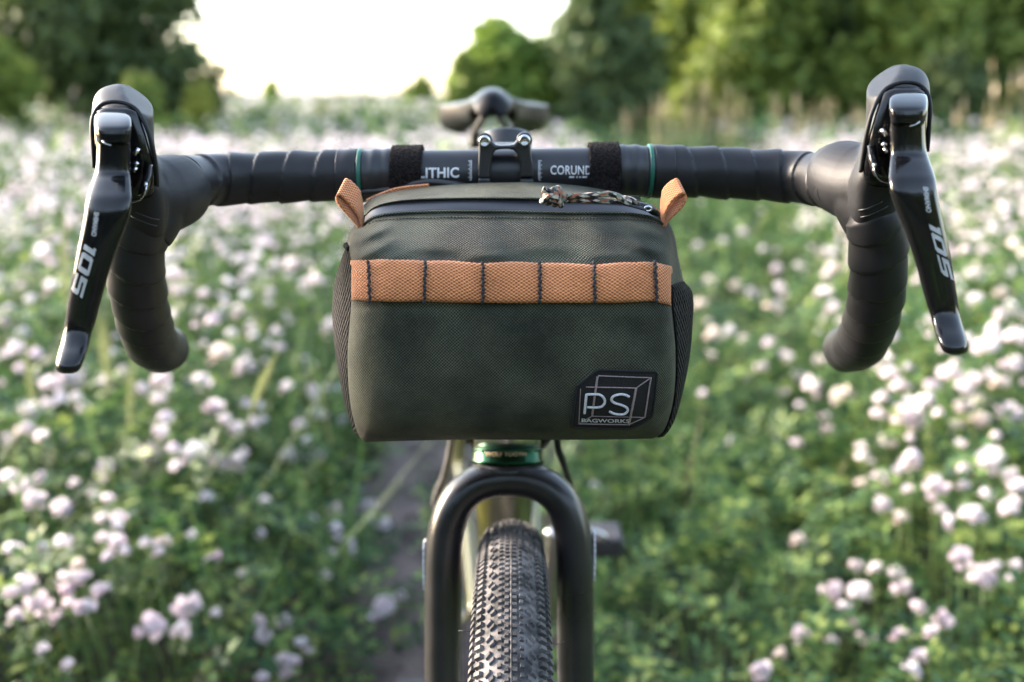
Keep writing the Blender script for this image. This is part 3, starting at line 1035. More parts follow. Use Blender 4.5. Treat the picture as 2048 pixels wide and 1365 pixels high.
# ---- rear wheel (tyre, rim and spokes seen only past the fork)
RW = empty('rear_wheel', axr, bike)
V = []
for a in np.linspace(0, 2 * np.pi, 120, endpoint=False):
    V.append(axr + np.array([0, .325 * math.sin(a), .325 * math.cos(a)]))
v, f, _uvs = sweep(np.array(V), .0215, 24, closed=True)
obj('tyre', v, f, M['tyre'], RW)
V, F = lathe([(-.012, .294), (-.0135, .308), (.0135, .308), (.012, .294), (-.012, .294)], axr, (1, 0, 0), 100)
obj('rim', V, F[:-2], M['silver'], RW)
for i in range(28):
    a = 2 * math.pi * i / 28; s = -1 if i % 2 else 1
    tube('spoke', [axr + np.array([s * .027, .02 * math.sin(a), .02 * math.cos(a)]), axr + np.array([0, .29 * math.sin(a), .29 * math.cos(a)])], .001, M['steel'], RW, seg=5)
V, F = lathe([(-.06, .012), (-.03, .03), (.03, .02), (.06, .012)], axr, (1, 0, 0), 32)
obj('hub', V, F, M['dark'], RW)

# ---- hoses
tube('brake_hose', [PY(1040, 372, .69), PY(1085, 600, .66), PY(1108, 790, .67), PY(1115, 885, .69), PY(1126, 925, .70), PY(1150, 1000, .735), PY(1176, 1100, .75)], .0026, M['hose'], bike)
tube('brake_hose', [PY(985, 372, .69), PY(925, 620, .70), PY(915, 780, .74), PY(904, 885, .82), PY(890, 950, .86), PY(872, 1010, .90), PY(905, 1080, 1.0)], .0038, M['hose_grey'], bike)
tube('shift_cable', [PY(900, 366, .665), PY(905, 500, .64), PY(932, 850, .70), PY(945, 885, .72), PY(985, 930, .80)], .0028, M['hose'], bike)
tube('shift_cable', [PY(1080, 372, .69), PY(1110, 620, .66), PY(1098, 850, .70), PY(1085, 890, .725), PY(1040, 940, .80)], .0030, M['hose'], bike)
tube('under_bar_cable', [PY(700, 386, .648), PY(780, 380, .645), PY(846, 366, .641), PY(900, 369, .641), PY(950, 376, .65)], .0024, M['hose'], bike)

# ---- saddle and seat post
rows = []
sad_c = lambda Y: -0.0225 - 0.012 * (Y - 1.2)
prof = [(1.085, .008, .985, .010), (1.092, .016, .995, .018), (1.11, .0215, 1.0015, .026), (1.15, .0245, 1.004, .030), (1.20, .030, 1.002, .031), (1.25, .042, 1.000, .034), (1.29, .058, 1.000, .038), (1.325, .0705, 1.0005, .043), (1.355, .0735, 1.001, .044), (1.375, .066, 1.000, .036), (1.385, .050, .997, .022)]
pr = interp_rows(prof, 40)
V = []
nseg = 40
for Y, hw, zt, th_ in pr:
    for t in np.linspace(0, 2 * np.pi, nseg, endpoint=False):
        c, s = math.cos(t), math.sin(t)
        x = hw * np.sign(c) * abs(c) ** .8
        u = abs(x) / max(hw, 1e-4)
        wide = min(max((hw - .03) / .04, 0), 1)
        topz = zt - .011 * (1 - .7 * wide) * u ** 2 - wide * (.006 * math.exp(-(x / .012) ** 2)) + (1 - wide) * .004 * (1 - u * u) - wide * .004
        topz -= wide * (.004 * u ** 1.5 + .003)
        z = topz if s >= 0 else topz - (th_ * (.25 + .80 * min(max((u - .2) / .3, 0), 1)) if wide > 0 else th_ * .6) * abs(s) ** .6
        V.append((sad_c(Y) + x, Y, z))
F = [tuple(f) for f in grid_faces(40, nseg, True)] + [tuple(range(nseg))[::-1], tuple(39 * nseg + i for i in range(nseg))]
sad = empty('saddle', (-.023, 1.25, .96), bike)
o = obj('seat', V, F, M['saddle'], sad)
mod(o, 'SUBSURF', levels=1, render_levels=1)
for s in (-1, 1):
    tube('rail', [(-.0225 + s * .008, 1.10, .977), (-.0225 + s * .020, 1.15, .958), (-.0225 + s * .022, 1.21, .948), (-.0225 + s * .022, 1.28, .949), (-.0225 + s * .03, 1.35, .965)], .0036, M['dark'], sad)
o = obj('clamp', *merge([boxv((-.0225, 1.235, .945), .058, .036, .018), boxv((-.0225, 1.235, .932), .036, .05, .018)]), M['dark'], sad, smooth=False)
mod(o, 'BEVEL', width=.005, segments=3)
tube('seat_post', [(-.0225, 1.235, .935), (-.0232, 1.34, .83), (-.024, 1.45, .76)], .0136, M['dark'], bike, seg=28)

# ================================================================== handlebar bag
bag = tag(empty('handlebar_bag', (0, .60, .80)), 'olive canvas handlebar bag with orange webbing strap hanging from the bar', 'bag')
PT = np.array([(728, 453), (735, 445), (748, 435.5), (770, 429.5), (820, 425), (900, 422.5), (1010, 423), (1110, 426), (1200, 426.5), (1262, 428), (1296, 433.5), (1316, 442), (1326, 452)], float)
ROWS = [(424, 728, 1326, .5740, .016), (434, 721, 1331, .5690, .017), (450, 711, 1337, .5615, .019), (472, 702, 1341, .5530, .020), (497, 699, 1343, .5445, .020), (522, 703, 1342, .5385, .018), (560, 706, 1341, .5325, .017), (604, 704, 1341, .5290, .017), (650, 700, 1346, .5280, .018), (700, 696, 1350, .5280, .019), (760, 697, 1350, .5300, .020), (810, 702, 1345, .5340, .020), (845, 710, 1336, .5405, .019), (866, 717, 1327, .5490, .017), (876, 724, 1317, .5600, .014), (880.5, 731, 1306, .5740, .010)]
RD = interp_rows(ROWS, 200)


def panel_point(u, py):
    xl, xr, Yc, cor = [np.interp(py, RD[:, 0], RD[:, k]) for k in (1, 2, 3, 4)]
    px = xl + (xr - xl) * (u + 1) / 2
    a = abs(u)
    y = py
    k = max(0.0, 1 - (py - 424) / 45.0)
    if k > 0:
        ptop = np.interp(px, PT[:, 0], PT[:, 1])
        y = py + (ptop - 424) * k ** 1.3
    y += 1.6 * math.sin(px * 0.011 + 1) * min(max((py - 850) / 30, 0), 1) - (px - 1020) * 0.012 * min(max((py - 610) / 250, 0), 1)
    c = max(0.0, (a - .72) / .28)
    Y = Yc + cor * (1 - math.sqrt(max(0.0, 1 - c * c))) ** 1.25 - 0.002 * (1 - a * a)
    Y += (0.0011 * math.sin(px * .021 + py * .013) * math.sin(py * .017 - px * .006 + 2) + .0007 * math.sin(px * .047 - py * .031) * math.sin(px * .009 + py * .023)) * (1 - a ** 4)
    Y += .0016 * math.sin((px + (py - 470) * (2.2 if u < 0 else -2.2)) * .075) * math.exp(-((a - .86) / .10) ** 2) * math.exp(-((py - 490) / 45) ** 2)
    Y += 0.0012 * math.exp(-((py - 612) / 10) ** 2) - 0.0010 * math.exp(-((py - 512) / 9) ** 2) * math.sin(px * .027)
    return PY(px, y, Y)


def panel_lift(u, py, lift):
    e = 1e-3
    p = panel_point(u, py)
    a = panel_point(min(u + e, 1), py) - panel_point(max(u - e, -1), py)
    b = panel_point(u, min(py + .5, 880.5)) - panel_point(u, max(py - .5, 424))
    n = np.cross(a, b); n /= np.linalg.norm(n) + 1e-12
    if n[1] > 0: n = -n
    return p + n * lift


def u_of(px, py):
    xl, xr = np.interp(py, RD[:, 0], RD[:, 1]), np.interp(py, RD[:, 0], RD[:, 2])
    return (px - xl) / (xr - xl) * 2 - 1


nu, nv = 130, 130
us = np.sin(np.linspace(-1, 1, nu) * math.pi / 2 * .98) / math.sin(math.pi / 2 * .98)
pys = np.linspace(424, 880.5, nv)
V = np.array([[panel_point(u, y) for u in us] for y in pys])
# metric texture coordinates
du = np.concatenate([np.zeros((nv, 1)), np.cumsum(np.linalg.norm(np.diff(V, axis=1), axis=2), axis=1)], 1)
du -= du[:, nu // 2:nu // 2 + 1]
dv_ = np.concatenate([[0], np.cumsum(np.linalg.norm(np.diff(V[:, nu // 2], axis=0), axis=1))])
UV = np.stack([du, np.broadcast_to(dv_[:, None], du.shape)], -1)
# bottom turned under
last = V[-1]
ext, euv = [], []
for k_, (Yk, dz) in enumerate(((.600, .0005), (.625, .003), (.636, .012))):
    r_ = last.copy()
    r_[:, 1] = np.maximum(Yk, last[:, 1] + .004 * (k_ + 1)); r_[:, 2] += dz
    ext.append(r_); e_ = UV[-1].copy(); e_[:, 1] += .02 * (k_ + 1); euv.append(e_)
VV = np.concatenate([V] + [e[None] for e in ext]); UU = np.concatenate([UV] + [e[None] for e in euv])
front = obj('front_panel', VV.reshape(-1, 3), grid_faces(nv + 3, nu), M['cloth'], bag, UU.reshape(-1, 2))
# hem along the zip
hem = [panel_lift(u, 426.5, .0006) for u in np.linspace(-.985, .985, 90)]
v, f, u_ = sweep(np.array(hem), .0009, 10)
obj('hem', v, f, M['cloth'], bag, u_)
parts = []
for u in np.linspace(-.94, .94, 86):
    a, b = panel_lift(u, 436.5, .0003), panel_lift(u + .0125, 436.8, .0003)
    v, f, _x = sweep(np.array([a, (a + b) / 2 + np.array([0, -.0003, 0]), b]), .00028, 5)
    parts.append((v, f))
o = obj('seam_stitching', *merge(parts), M['thread'], bag); o['kind'] = 'stuff'

# lid and zip
LF = [(730, 433), (738, 424), (752, 414), (775, 407), (815, 401.5), (880, 398.5), (1000, 397.5), (1130, 399.5), (1225, 404), (1280, 412), (1304, 422), (1318, 434)]
LB = [(727, 411), (745, 395), (785, 384), (850, 374.5), (920, 368.5), (1000, 365.5), (1080, 365.5), (1150, 371), (1215, 381.5), (1270, 397), (1300, 412), (1312, 422)]


def curve2(pts, n):
    p, s = smooth_path(np.array(pts, float), n=n)
    return p


n = 110
lf, lb, ptc = curve2(LF, n), curve2(LB, n), curve2(PT, n)
rowsV = []
ends_ = np.abs(np.linspace(-1, 1, n)) ** 4
for dy, Yk in ((2.5, .5875), (1.5, .5845), (-1, .5838), (-3.5, .5850)):
    rowsV.append([PY(x, y + dy, Yk + .010 * e) for (x, y), e in zip(lf, ends_)])
for t in np.linspace(.12, 1, 14):
    q = lf + (lb - lf) * t
    q[:, 1] -= 3.0 * math.sin(math.pi * t) * 0.4
    rowsV.append([PY(x, y - 2.5 * (1 - t), .5850 + (.6290 - .5850) * t + .010 * e * (1 - t)) for (x, y), e in zip(q, ends_)])
bk = np.array(rowsV[-1])
for dY, dz in ((.003, -.0015), (.005, -.006), (.006, -.03)):
    rowsV.append(bk + np.array([0, dY, dz]))
Lv = np.array(rowsV)
du = np.concatenate([np.zeros((len(Lv), 1)), np.cumsum(np.linalg.norm(np.diff(Lv, axis=1), axis=2), axis=1)], 1)
dvv = np.concatenate([[0], np.cumsum(np.linalg.norm(np.diff(Lv[:, n // 2], axis=0), axis=1))])
lid = obj('lid', Lv.reshape(-1, 3), grid_faces(len(Lv), n)[:, ::-1], M['cloth'], bag, np.stack([du, np.broadcast_to(dvv[:, None], du.shape)], -1).reshape(-1, 2))
zr = []
for t in np.linspace(-.12, 1.12, 14):
    q = ptc + (lf - ptc) * t
    wave = .0006 * np.sin(q[:, 0] * .022) * math.sin(math.pi * min(max(t, 0), 1))
    zr.append([PY(x, y, .5755 + (.5865 - .5755) * t + .0012 * (abs(t - .5) > .5) - wv_ + .008 * e) for (x, y), e, wv_ in zip(q, ends_, wave)])
zp = obj('zip_band', np.array(zr).reshape(-1, 3), grid_faces(14, n)[:, ::-1], M['zip'], bag)
sl = [PY(1258, 405, .576), PY(1280, 411, .573), (PY(1300, 418, .573)), PY(1314, 427, .577)]
p_, _ = smooth_path(sl, n=20)
v, f, u_ = sweep(p_, np.interp(np.linspace(0, 1, 20), [0, .3, .8, 1], [.0016, .0026, .0034, .0025]), 20, flat=(.75, 1.15))
sld = obj('zip_slider', v, f, M['gloss'], zp)
tab = [PY(1243, 399, .5715), PY(1250, 407, .5700), PY(1270, 413, .5685), PY(1292, 419, .5690)]
p_, _ = smooth_path(tab, n=18)
v, f, u_ = sweep(p_, .0012, 14, flat=(.7, 1.6))
obj('pull_tab', v, f, M['gloss'], zp)
v, f, u_ = sweep(np.array([PY(1296 + 7 * math.cos(t), 418 + 4.5 * math.sin(t), .5680) for t in np.linspace(0, 2 * math.pi, 20, endpoint=False)]), .0006, 8, closed=True)
obj('rivet', v, f, M['steel'], zp)
cord = empty('pull_cord', PY(1180, 395, .570), bag)
c1 = [(1110, 391), (1128, 395), (1150, 392.5), (1172, 392), (1200, 389.5), (1222, 388.5), (1240, 395), (1252, 405), (1262, 409)]
c2 = [(1112, 396), (1130, 401), (1155, 400), (1178, 401), (1205, 402), (1228, 402.5), (1246, 397), (1262, 400), (1274, 408), (1278, 413)]
for cpts, Yk in ((c1, .5690), (c2, .5705)):
    p_, _ = smooth_path([PY(x, y, Yk) for x, y in cpts], step=.0008)
    v, f, u_ = sweep(p_, .00165, 14)
    obj('strand', v, f, M['cord'], cord, u_)
kc = PY(1108, 392, .5675)
kp, _ = smooth_path([PY(1090, 383, .5670), PY(1098, 389, .5668), PY(1110, 393, .5668), PY(1122, 396, .5675), PY(1132, 397, .5685)], n=26)
v, f, u_ = sweep(kp, np.interp(np.linspace(0, 1, 26), [0, .2, .5, .8, 1], [.0022, .0050, .0055, .0042, .0018]), 22)
obj('knot', v, f, M['cord'], cord, u_)
parts_pts = []
for i in range(4):
    off = np.array([-.0030 + .0021 * i, 0, -.0002 * i])
    tilt = -.55 + .12 * i
    ring = []
    for t in np.linspace(0, 2 * math.pi, 22, endpoint=False):
        q = np.array([.0016 * math.sin(t + i), .0042 * math.cos(t), .0046 * math.sin(t)])
        q = np.array([q[0] * math.cos(tilt) - q[2] * math.sin(tilt), q[1], q[0] * math.sin(tilt) + q[2] * math.cos(tilt)])
        ring.append(kc + off + q)
    v, f, u_ = sweep(np.array(ring), .0017, 12, closed=True)
    obj('knot_turn', v, f, M['cord'], cord, u_)
tl, _ = smooth_path([kc, PY(1096, 384, .566), PY(1085, 379, .5655)], step=.0006)
v, f, u_ = sweep(tl, .0019, 12)
obj('knot_tail', v, f, M['cord'], cord, u_)
tl, _ = smooth_path([PY(1094, 378, .5650), PY(1100, 385, .5635)], n=4) if False else (np.array([PY(1093, 378, .5650), PY(1101, 386, .5632)]), 0)
v, f, u_ = sweep(tl, .0014, 10)
obj('melted_end', v, f, M['gloss'], cord)

# sides and mesh pockets
edge = {s: np.array([panel_point(s, y) for y in np.linspace(426, 880, 60)]) for s in (-1, 1)}
SIL = {-1: [(733, 428), (716, 448), (704, 472), (698, 505), (693, 545), (690, 600), (691, 700), (702, 790), (720, 850), (738, 876)],
       1: [(1318, 428), (1332, 446), (1345, 475), (1354, 515), (1364, 556), (1370, 600), (1367, 700), (1354, 785), (1338, 838), (1316, 868)]}
POC = {-1: [(701, 488), (690, 508), (680, 532), (671, 566), (667, 610), (668, 645), (674, 700), (684, 755), (696, 805), (712, 850), (726, 872)],
       1: [(1362, 566), (1376, 578), (1381, 600), (1379, 640), (1374, 695), (1365, 745), (1352, 795), (1338, 838), (1320, 866)]}


def loft3(cs, k, n, name, m, par, smoothc=True):
    cs = [smooth_path(c, n=n)[0] for c in cs]
    G = []
    for i in range(n):
        G.append(smooth_path([c[i] for c in cs], n=k)[0])
    G = np.array(G)
    a = np.concatenate([[0], np.cumsum(np.linalg.norm(np.diff(G[:, k // 2], axis=0), axis=1))])
    b = np.concatenate([np.zeros((n, 1)), np.cumsum(np.linalg.norm(np.diff(G, axis=1), axis=2), axis=1)], 1)
    return obj(name, G.reshape(-1, 3), grid_faces(n, k), m, par, np.stack([b, np.broadcast_to(a[:, None], b.shape)], -1).reshape(-1, 2))


for s in (-1, 1):
    sil = np.array([PY(x, y, .606) for x, y in SIL[s]])
    back = sil + np.array([-s * .006, .024, 0]); back[:, 2] = np.interp(sil[:, 2], [.80, .95], [.812, .945])
    loft3([edge[s], edge[s] * .45 + smooth_path(sil, n=60)[0] * .55 + np.array([s * .002, 0, 0]), smooth_path(sil, n=60)[0], smooth_path(back, n=60)[0]], 24, 60, 'side_panel', M['cloth'], bag)
    pk = np.array([PY(x, y, .592) for x, y in POC[s]])
    y0 = POC[s][0][1]
    ed = np.array([panel_point(s, y) for y in np.linspace(max(y0 + 12, 500), 878, 40)]) + np.array([s * .0006, .0022, 0])
    pk60 = smooth_path(pk, n=40)[0]
    bk_ = pk60 + np.array([-s * .010, .030, 0])
    pocket = loft3([ed, ed * .5 + pk60 * .5 + np.array([s * .0022, -.001, 0]), pk60, bk_], 26, 60, 'mesh_pocket', M['knit'], bag)
    mod(pocket, 'SOLIDIFY', thickness=.0012)
    # elastic binding along the pocket mouth
    mouth = [ed[0], ed[0] * .5 + pk60[0] * .5 + np.array([s * .0022, -.001, .0006]), pk60[0], bk_[0]]
    p_, _ = smooth_path(mouth, n=24)
    v, f, u_ = sweep(p_, .0016, 10)
    obj('binding', v, f, M['knit'], pocket, u_)
bkp = np.array([(-.086, .634, .944), (.080, .634, .944), (.082, .634, .81), (-.088, .634, .81)])
o = obj('back_panel', *boxv((-.003, .633, .874), .168, .004, .128), M['cloth'], bag, smooth=False)

# webbing strap
TOPL = [(703, 521), (742, 520.5), (850, 523.5), (908, 525), (966, 528), (1022, 526), (1079, 527.5), (1134, 529), (1188, 531.5), (1250, 527), (1308, 526), (1342, 533)]
BOTL = [(703, 600), (742, 602), (850, 602.5), (908, 603), (966, 605.5), (1022, 605), (1079, 605.5), (1134, 604.5), (1188, 605.5), (1250, 603), (1304, 602), (1342, 612)]
TACK = [742, 851, 966, 1079, 1188, 1306]
tp, bp_ = np.array(TOPL, float), np.array(BOTL, float)
xs = np.linspace(703.5, 1341.5, 180)


def strap_lift(x):
    t = np.array(TACK)
    i = np.searchsorted(t, x)
    if i == 0 or i == len(t): return .0012
    k = (x - t[i - 1]) / (t[i] - t[i - 1])
    return .0011 + .0011 * math.sin(math.pi * k) ** .8


G = []
for x in xs:
    a, b = np.interp(x, tp[:, 0], tp[:, 1]), np.interp(x, bp_[:, 0], bp_[:, 1])
    colp = []
    for k in np.linspace(0, 1, 14):
        y = a + (b - a) * k
        colp.append(panel_lift(u_of(x, y), y, strap_lift(x) - .0006 * (abs(2 * k - 1) ** 6)))
    G.append(colp)
G = np.array(G)
a = np.concatenate([[0], np.cumsum(np.linalg.norm(np.diff(G[:, 7], axis=0), axis=1))])
b = np.concatenate([np.zeros((180, 1)), np.cumsum(np.linalg.norm(np.diff(G, axis=1), axis=2), axis=1)], 1)
strap = obj('webbing_strap', G.reshape(-1, 3), grid_faces(180, 14), M['web'], bag, np.stack([np.broadcast_to(a[:, None], b.shape), b], -1).reshape(-1, 2))
bm = bmesh.new(); bm.from_mesh(strap.data); bmesh.ops.recalc_face_normals(bm, faces=bm.faces[:])
if sum(f.normal.y for f in bm.faces) > 0: bmesh.ops.reverse_faces(bm, faces=bm.faces[:])
bm.to_mesh(strap.data); bm.free()
mod(strap, 'SOLIDIFY', thickness=.0013, offset=-1)
for tx, lean_ in zip(TACK, (3, -2, 0, 1, 2, 3)):
    parts = []
    for i in range(11):
        y = 527 + i * 7.0
        x = tx + lean_ * (i / 10 - .3) + (.8 if i % 2 else -.8)
        q0 = panel_lift(u_of(x - .8, y), y, .0019); q1 = panel_lift(u_of(x + .8, y + 3.6), y + 3.6, .0027); q2 = panel_lift(u_of(x, y + 7.6), y + 7.6, .0019)
        pp, _ = smooth_path([q0, q1, q2], n=6)
        v, f, _x = sweep(pp, [.0005, .00085, .00095, .00095, .00085, .0005], 7)
        parts.append((v, f))
    obj('bar_tack', *merge(parts), M['thread'], strap)

# side loops
LOOP = {-1: ([(724, 466), (712, 450), (700, 436), (686, 421), (676, 408), (672.5, 398), (676, 391), (684, 394), (696, 405), (708, 420), (718, 436), (724, 460)], (12, -30), 1),
        1: ([(1325, 464), (1334, 446), (1345, 434), (1358, 422), (1368, 409), (1372, 396), (1368, 388), (1359, 391), (1347, 401), (1337, 415), (1329, 433), (1325, 458)], (-10, -27), -1)}
for s, (near, sh, sg) in LOOP.items():
    a = smooth_path([PY(x, y, .583) for x, y in near], n=70)[0]
    k = np.clip(np.minimum(np.linspace(0, 1, 70), np.linspace(1, 0, 70)) / .28, .25, 1)[:, None]
    shv = np.array([P(1024 + sh[0], 682 + sh[1], .58) - P(1024, 682, .58)])[0] + np.array([0, .008, 0])
    G = np.stack([a + shv * t * k for t in np.linspace(0, 1, 10)], 1)
    aa = np.concatenate([[0], np.cumsum(np.linalg.norm(np.diff(a, axis=0), axis=1))])
    bbv = np.linspace(0, .015, 10)
    lp = obj('webbing_loop', G.reshape(-1, 3), grid_faces(70, 10), M['web'], bag, np.stack(np.broadcast_arrays(aa[:, None], bbv[None, :]), -1).reshape(-1, 2))
    mod(lp, 'SOLIDIFY', thickness=.0014, offset=0)
# orange binding tape glimpsed between lid and bar
a = smooth_path([PY(x, y, .6335) for x, y in [(733, 401), (755, 391), (785, 379.5), (820, 373.5), (858, 370)]], n=30)[0]
G = np.stack([a, a + np.array([0, .002, -.004]), a + np.array([0, .003, -.010])], 1)
aa = np.linspace(0, .05, 30)
o = obj('binding_tape', G.reshape(-1, 3), grid_faces(30, 3), M['web'], bag, np.stack(np.broadcast_arrays(aa[:, None], np.array([0, .004, .010])[None, :]), -1).reshape(-1, 2))
mod(o, 'SOLIDIFY', thickness=.0014)

# hook and loop straps over the bar
for x0, x1, yb in ((786, 847, 350.2), (1176, 1235, 344.3)):
    cA, cB = PY(x0, yb + .4, .66), PY(x1, yb - .4, .66)
    r = .0183
    prof = [(-.0185 - .0005, -.052), (-.0190, -.038), (-.0188, -.020)] + [(-r * math.cos(t), r * math.sin(t)) for t in np.linspace(0, 2 * math.pi * .93, 60)]
    prof, _ = smooth_path(np.array(prof), n=110)
    G = []
    wv = rng.normal(0, .00022, (2, 110))
    for k in np.linspace(0, 1, 26):
        c = cA + (cB - cA) * k
        jit = 0 if 0 < k < 1 else 1
        G.append([c + np.array([(wv[0 if k == 0 else 1][i] * jit), y + rng.normal(0, .00016), z + rng.normal(0, .00016)]) for i, (y, z) in enumerate(prof)])
    G = np.array(G)
    o = obj('hook_loop_strap', G.reshape(-1, 3), grid_faces(26, 110), M['velcro'], bag)
    mod(o, 'SOLIDIFY', thickness=.0019, offset=0)

# patch
tf = bvh_of(front)


def decal(name, poly, m, parent, lift, maxlen=9.0):
    bm = bmesh.new()
    vs = [bm.verts.new((x, y, 0)) for x, y in poly]
    bm.faces.new(vs)
    bmesh.ops.triangulate(bm, faces=bm.faces[:])
    for _ in range(5):
        le = [e for e in bm.edges if e.calc_length() > maxlen]
        if not le: break
        bmesh.ops.subdivide_edges(bm, edges=le, cuts=1)
        bmesh.ops.triangulate(bm, faces=bm.faces[:])
    for v in bm.verts:
        v.co = on_surface(tf, v.co.x, v.co.y, lift)
    bmesh.ops.recalc_face_normals(bm, faces=bm.faces[:])
    if sum(f.normal.y for f in bm.faces) > 0: bmesh.ops.reverse_faces(bm, faces=bm.faces[:])
    me = bpy.data.meshes.new(name); bm.to_mesh(me); bm.free()
    me.polygons.foreach_set('use_smooth', np.ones(len(me.polygons), dtype=bool))
    me.materials.append(m)
    return link(name, me, parent)


def px_tube(name, pts, r, m, parent, lift, step=2.0, spline=True):
    if spline and len(pts) > 2:
        q, _ = smooth_path(np.array(pts, float), step=step)
    else:
        q = []
        for a, b in zip(pts[:-1], pts[1:]):
            for t in np.linspace(0, 1, max(2, int(math.dist(a, b) / step))): q.append((a[0] + (b[0] - a[0]) * t, a[1] + (b[1] - a[1]) * t))
        q = np.array(q)
    w_ = np.array([on_surface(tf, x, y, lift) for x, y in q])
    keep = [0] + [i for i in range(1, len(w_)) if np.linalg.norm(w_[i] - w_[i - 1]) > 1e-5]
    v, f, _x = sweep(w_[keep], r, 8, flat=(1, 1))
    return v, f


OUT = [(1196, 739), (1250, 740.5), (1308, 742), (1312.5, 748), (1307, 800), (1302, 831), (1283, 844), (1259, 854), (1200, 853.5), (1142.5, 851), (1147, 812), (1153.5, 772), (1174, 756)]
patch = decal('patch', OUT, M['patch'], bag, .0011)
mod(patch, 'SOLIDIFY', thickness=.0012, offset=-1)
v, f = px_tube('x', OUT + [OUT[0]], .0007, None, None, .0012, spline=False)
obj('patch_border', v, f, M['patch'], patch)
lines = [((1172, 772.5), (1271, 774.5), .00034), ((1271, 775), (1257, 846), .00068), ((1257, 846), (1157, 844.5), .00034), ((1161, 776), (1157, 844), .00026), ((1195, 752), (1184, 829), .00062), ((1196, 750.5), (1301, 754), .00034), ((1300, 754), (1288, 832), .00045), ((1271, 774.5), (1300, 754), .00034), ((1257, 846), (1288, 832), .0003), ((1184, 829.5), (1288, 832), .00026), ((1184, 829.5), (1160, 842), .00026)]
parts = [px_tube('x', [a, b], r, None, None, .0013, spline=False) for a, b, r in lines]
obj('embroidered_cube', *merge(parts), M['emb_p'], patch)
Pst = [(1173, 786), (1168.5, 823)]
Pb = [(1173, 786.5), (1188, 786), (1200, 787), (1208, 794), (1209.5, 802), (1204, 809), (1194, 811.5), (1174, 811)]
Sst = [(1257, 791), (1248, 787), (1237, 786.5), (1226, 790), (1222.5, 797), (1229, 803), (1241, 806.5), (1252, 812), (1254, 818), (1248, 824), (1238, 825), (1227, 823), (1218.5, 819)]
parts = [px_tube('x', q, .00072, None, None, .0017) for q in (Pb, Sst)] + [px_tube('x', Pst, .00078, None, None, .0017, spline=False)]
obj('embroidered_letter', *merge(parts), M['emb_w'], patch)
lettering('embroidered_word', 'BAGWORKS', tf, M['emb_w'], patch, (1162.5, 840), (96, 1.5), (0, -7.2), bold=0.02, lift=.0018)

# ================================================================== trees and bushes
def leaf_cloud(centres, radii, n, size, flat=.0, seed=0):
    g = np.random.default_rng(seed)
    centres = np.asarray(centres, float); radii = np.asarray(radii, float)
    wgt = radii.prod(1) ** .75; wgt /= wgt.sum()
    idx = g.choice(len(centres), n, p=wgt)
    d = g.normal(size=(n, 3)); d /= np.linalg.norm(d, axis=1)[:, None]
    r = g.random(n) ** (1 / 2.2)
    clump = 1 + .22 * np.sin(d[:, 0] * 7 + idx) * np.sin(d[:, 2] * 6 + idx * 2) + .12 * g.normal(size=n)
    c = centres[idx] + d * radii[idx] * (r * clump)[:, None]
    s = size * (0.55 + .9 * g.random(n))
    nrm = d * .6 + g.normal(size=(n, 3)) * .7 + np.array([0, 0, .5])
    nrm /= np.linalg.norm(nrm, axis=1)[:, None]
    t = np.cross(nrm, g.normal(size=(n, 3))); t /= np.linalg.norm(t, axis=1)[:, None]
    b = np.cross(nrm, t)
    V = np.stack([c - t * s[:, None] * .5, c + b * s[:, None] * .32 + nrm * s[:, None] * .08, c + t * s[:, None] * .5, c - b * s[:, None] * .32 + nrm * s[:, None] * .08], 1).reshape(-1, 3)
    F = np.arange(4 * n).reshape(n, 4)
    return V, F


def green(name, a, b, c):
    return leaf_mat(name, [(0, a), (.55, b), (1, c)], trans=.35, rough=.6)


GM = {'dark': green('dark_foliage', (0.044, 0.069, 0.026), (0.084, 0.123, 0.044), (0.160, 0.198, 0.059)),
      'mid': green('mid_foliage', (0.079, 0.128, 0.026), (0.173, 0.237, 0.046), (0.294, 0.339, 0.070)),
      'light': green('light_foliage', (0.109, 0.192, 0.033), (0.192, 0.294, 0.054), (0.307, 0.384, 0.077)),
      'blue': green('bluish_foliage', (0.051, 0.084, 0.038), (0.100, 0.147, 0.056), (0.179, 0.224, 0.074)),
      'gold': green('yellow_foliage', (0.192, 0.230, 0.038), (0.333, 0.346, 0.058), (0.435, 0.422, 0.090))}


def tree(name, label, cat, base, h, rad, kind, n=5200, size=.16, trunk=True, low=.12, seed=1, group=None, lobes=9):
    g = np.random.default_rng(seed)
    root = tag(empty(name, base), label, cat, group)
    b = np.asarray(base, float)
    cs, rs = [], []
    for i in range(lobes):
        t = (i + .5) / lobes
        z = h * (low + (.93 - low) * t)
        rr = rad * (.62 + .25 * math.sin(math.pi * min(t * 1.1, 1))) * (1 - .2 * max(t - .6, 0) / .4)
        an = g.random() * 6.28
        off = rad * .48 * (1 - t * .4)
        cs.append(b + np.array([math.cos(an) * off, math.sin(an) * off * .7, z]))
        rs.append([rr * .72, rr * .66, h * .17 + rr * .12])
    if trunk:
        tp_ = [b, b + np.array([.03 * h * .2, 0, h * .3]), b + np.array([.02, .05, h * .78])]
        p, _ = smooth_path(tp_, n=14)
        tr = obj('trunk', *sweep(p, np.linspace(h * .028, h * .006, 14), 10)[:2], M['bark'], root)
        for i in range(5):
            c = cs[min(i * 2, lobes - 1)]
            a0 = p[5 + i]
            pp, _ = smooth_path([a0, (a0 + c) / 2 + np.array([0, 0, .1]), c], n=8)
            obj('limb', *sweep(pp, np.linspace(h * .012, h * .003, 8), 7)[:2], M['bark'], root)
    V, F = leaf_cloud(cs, rs, int(n * 2.2), size * 1.35, seed=seed)
    V[:, 2] = np.maximum(V[:, 2], base[2] + .05)
    obj('crown', V, F, GM[kind], root, smooth=False)
    return root


def at(px, Y):
    return (px - 1024) / FPX * (Y * math.cos(PITCH) + 1.0 * math.sin(PITCH))


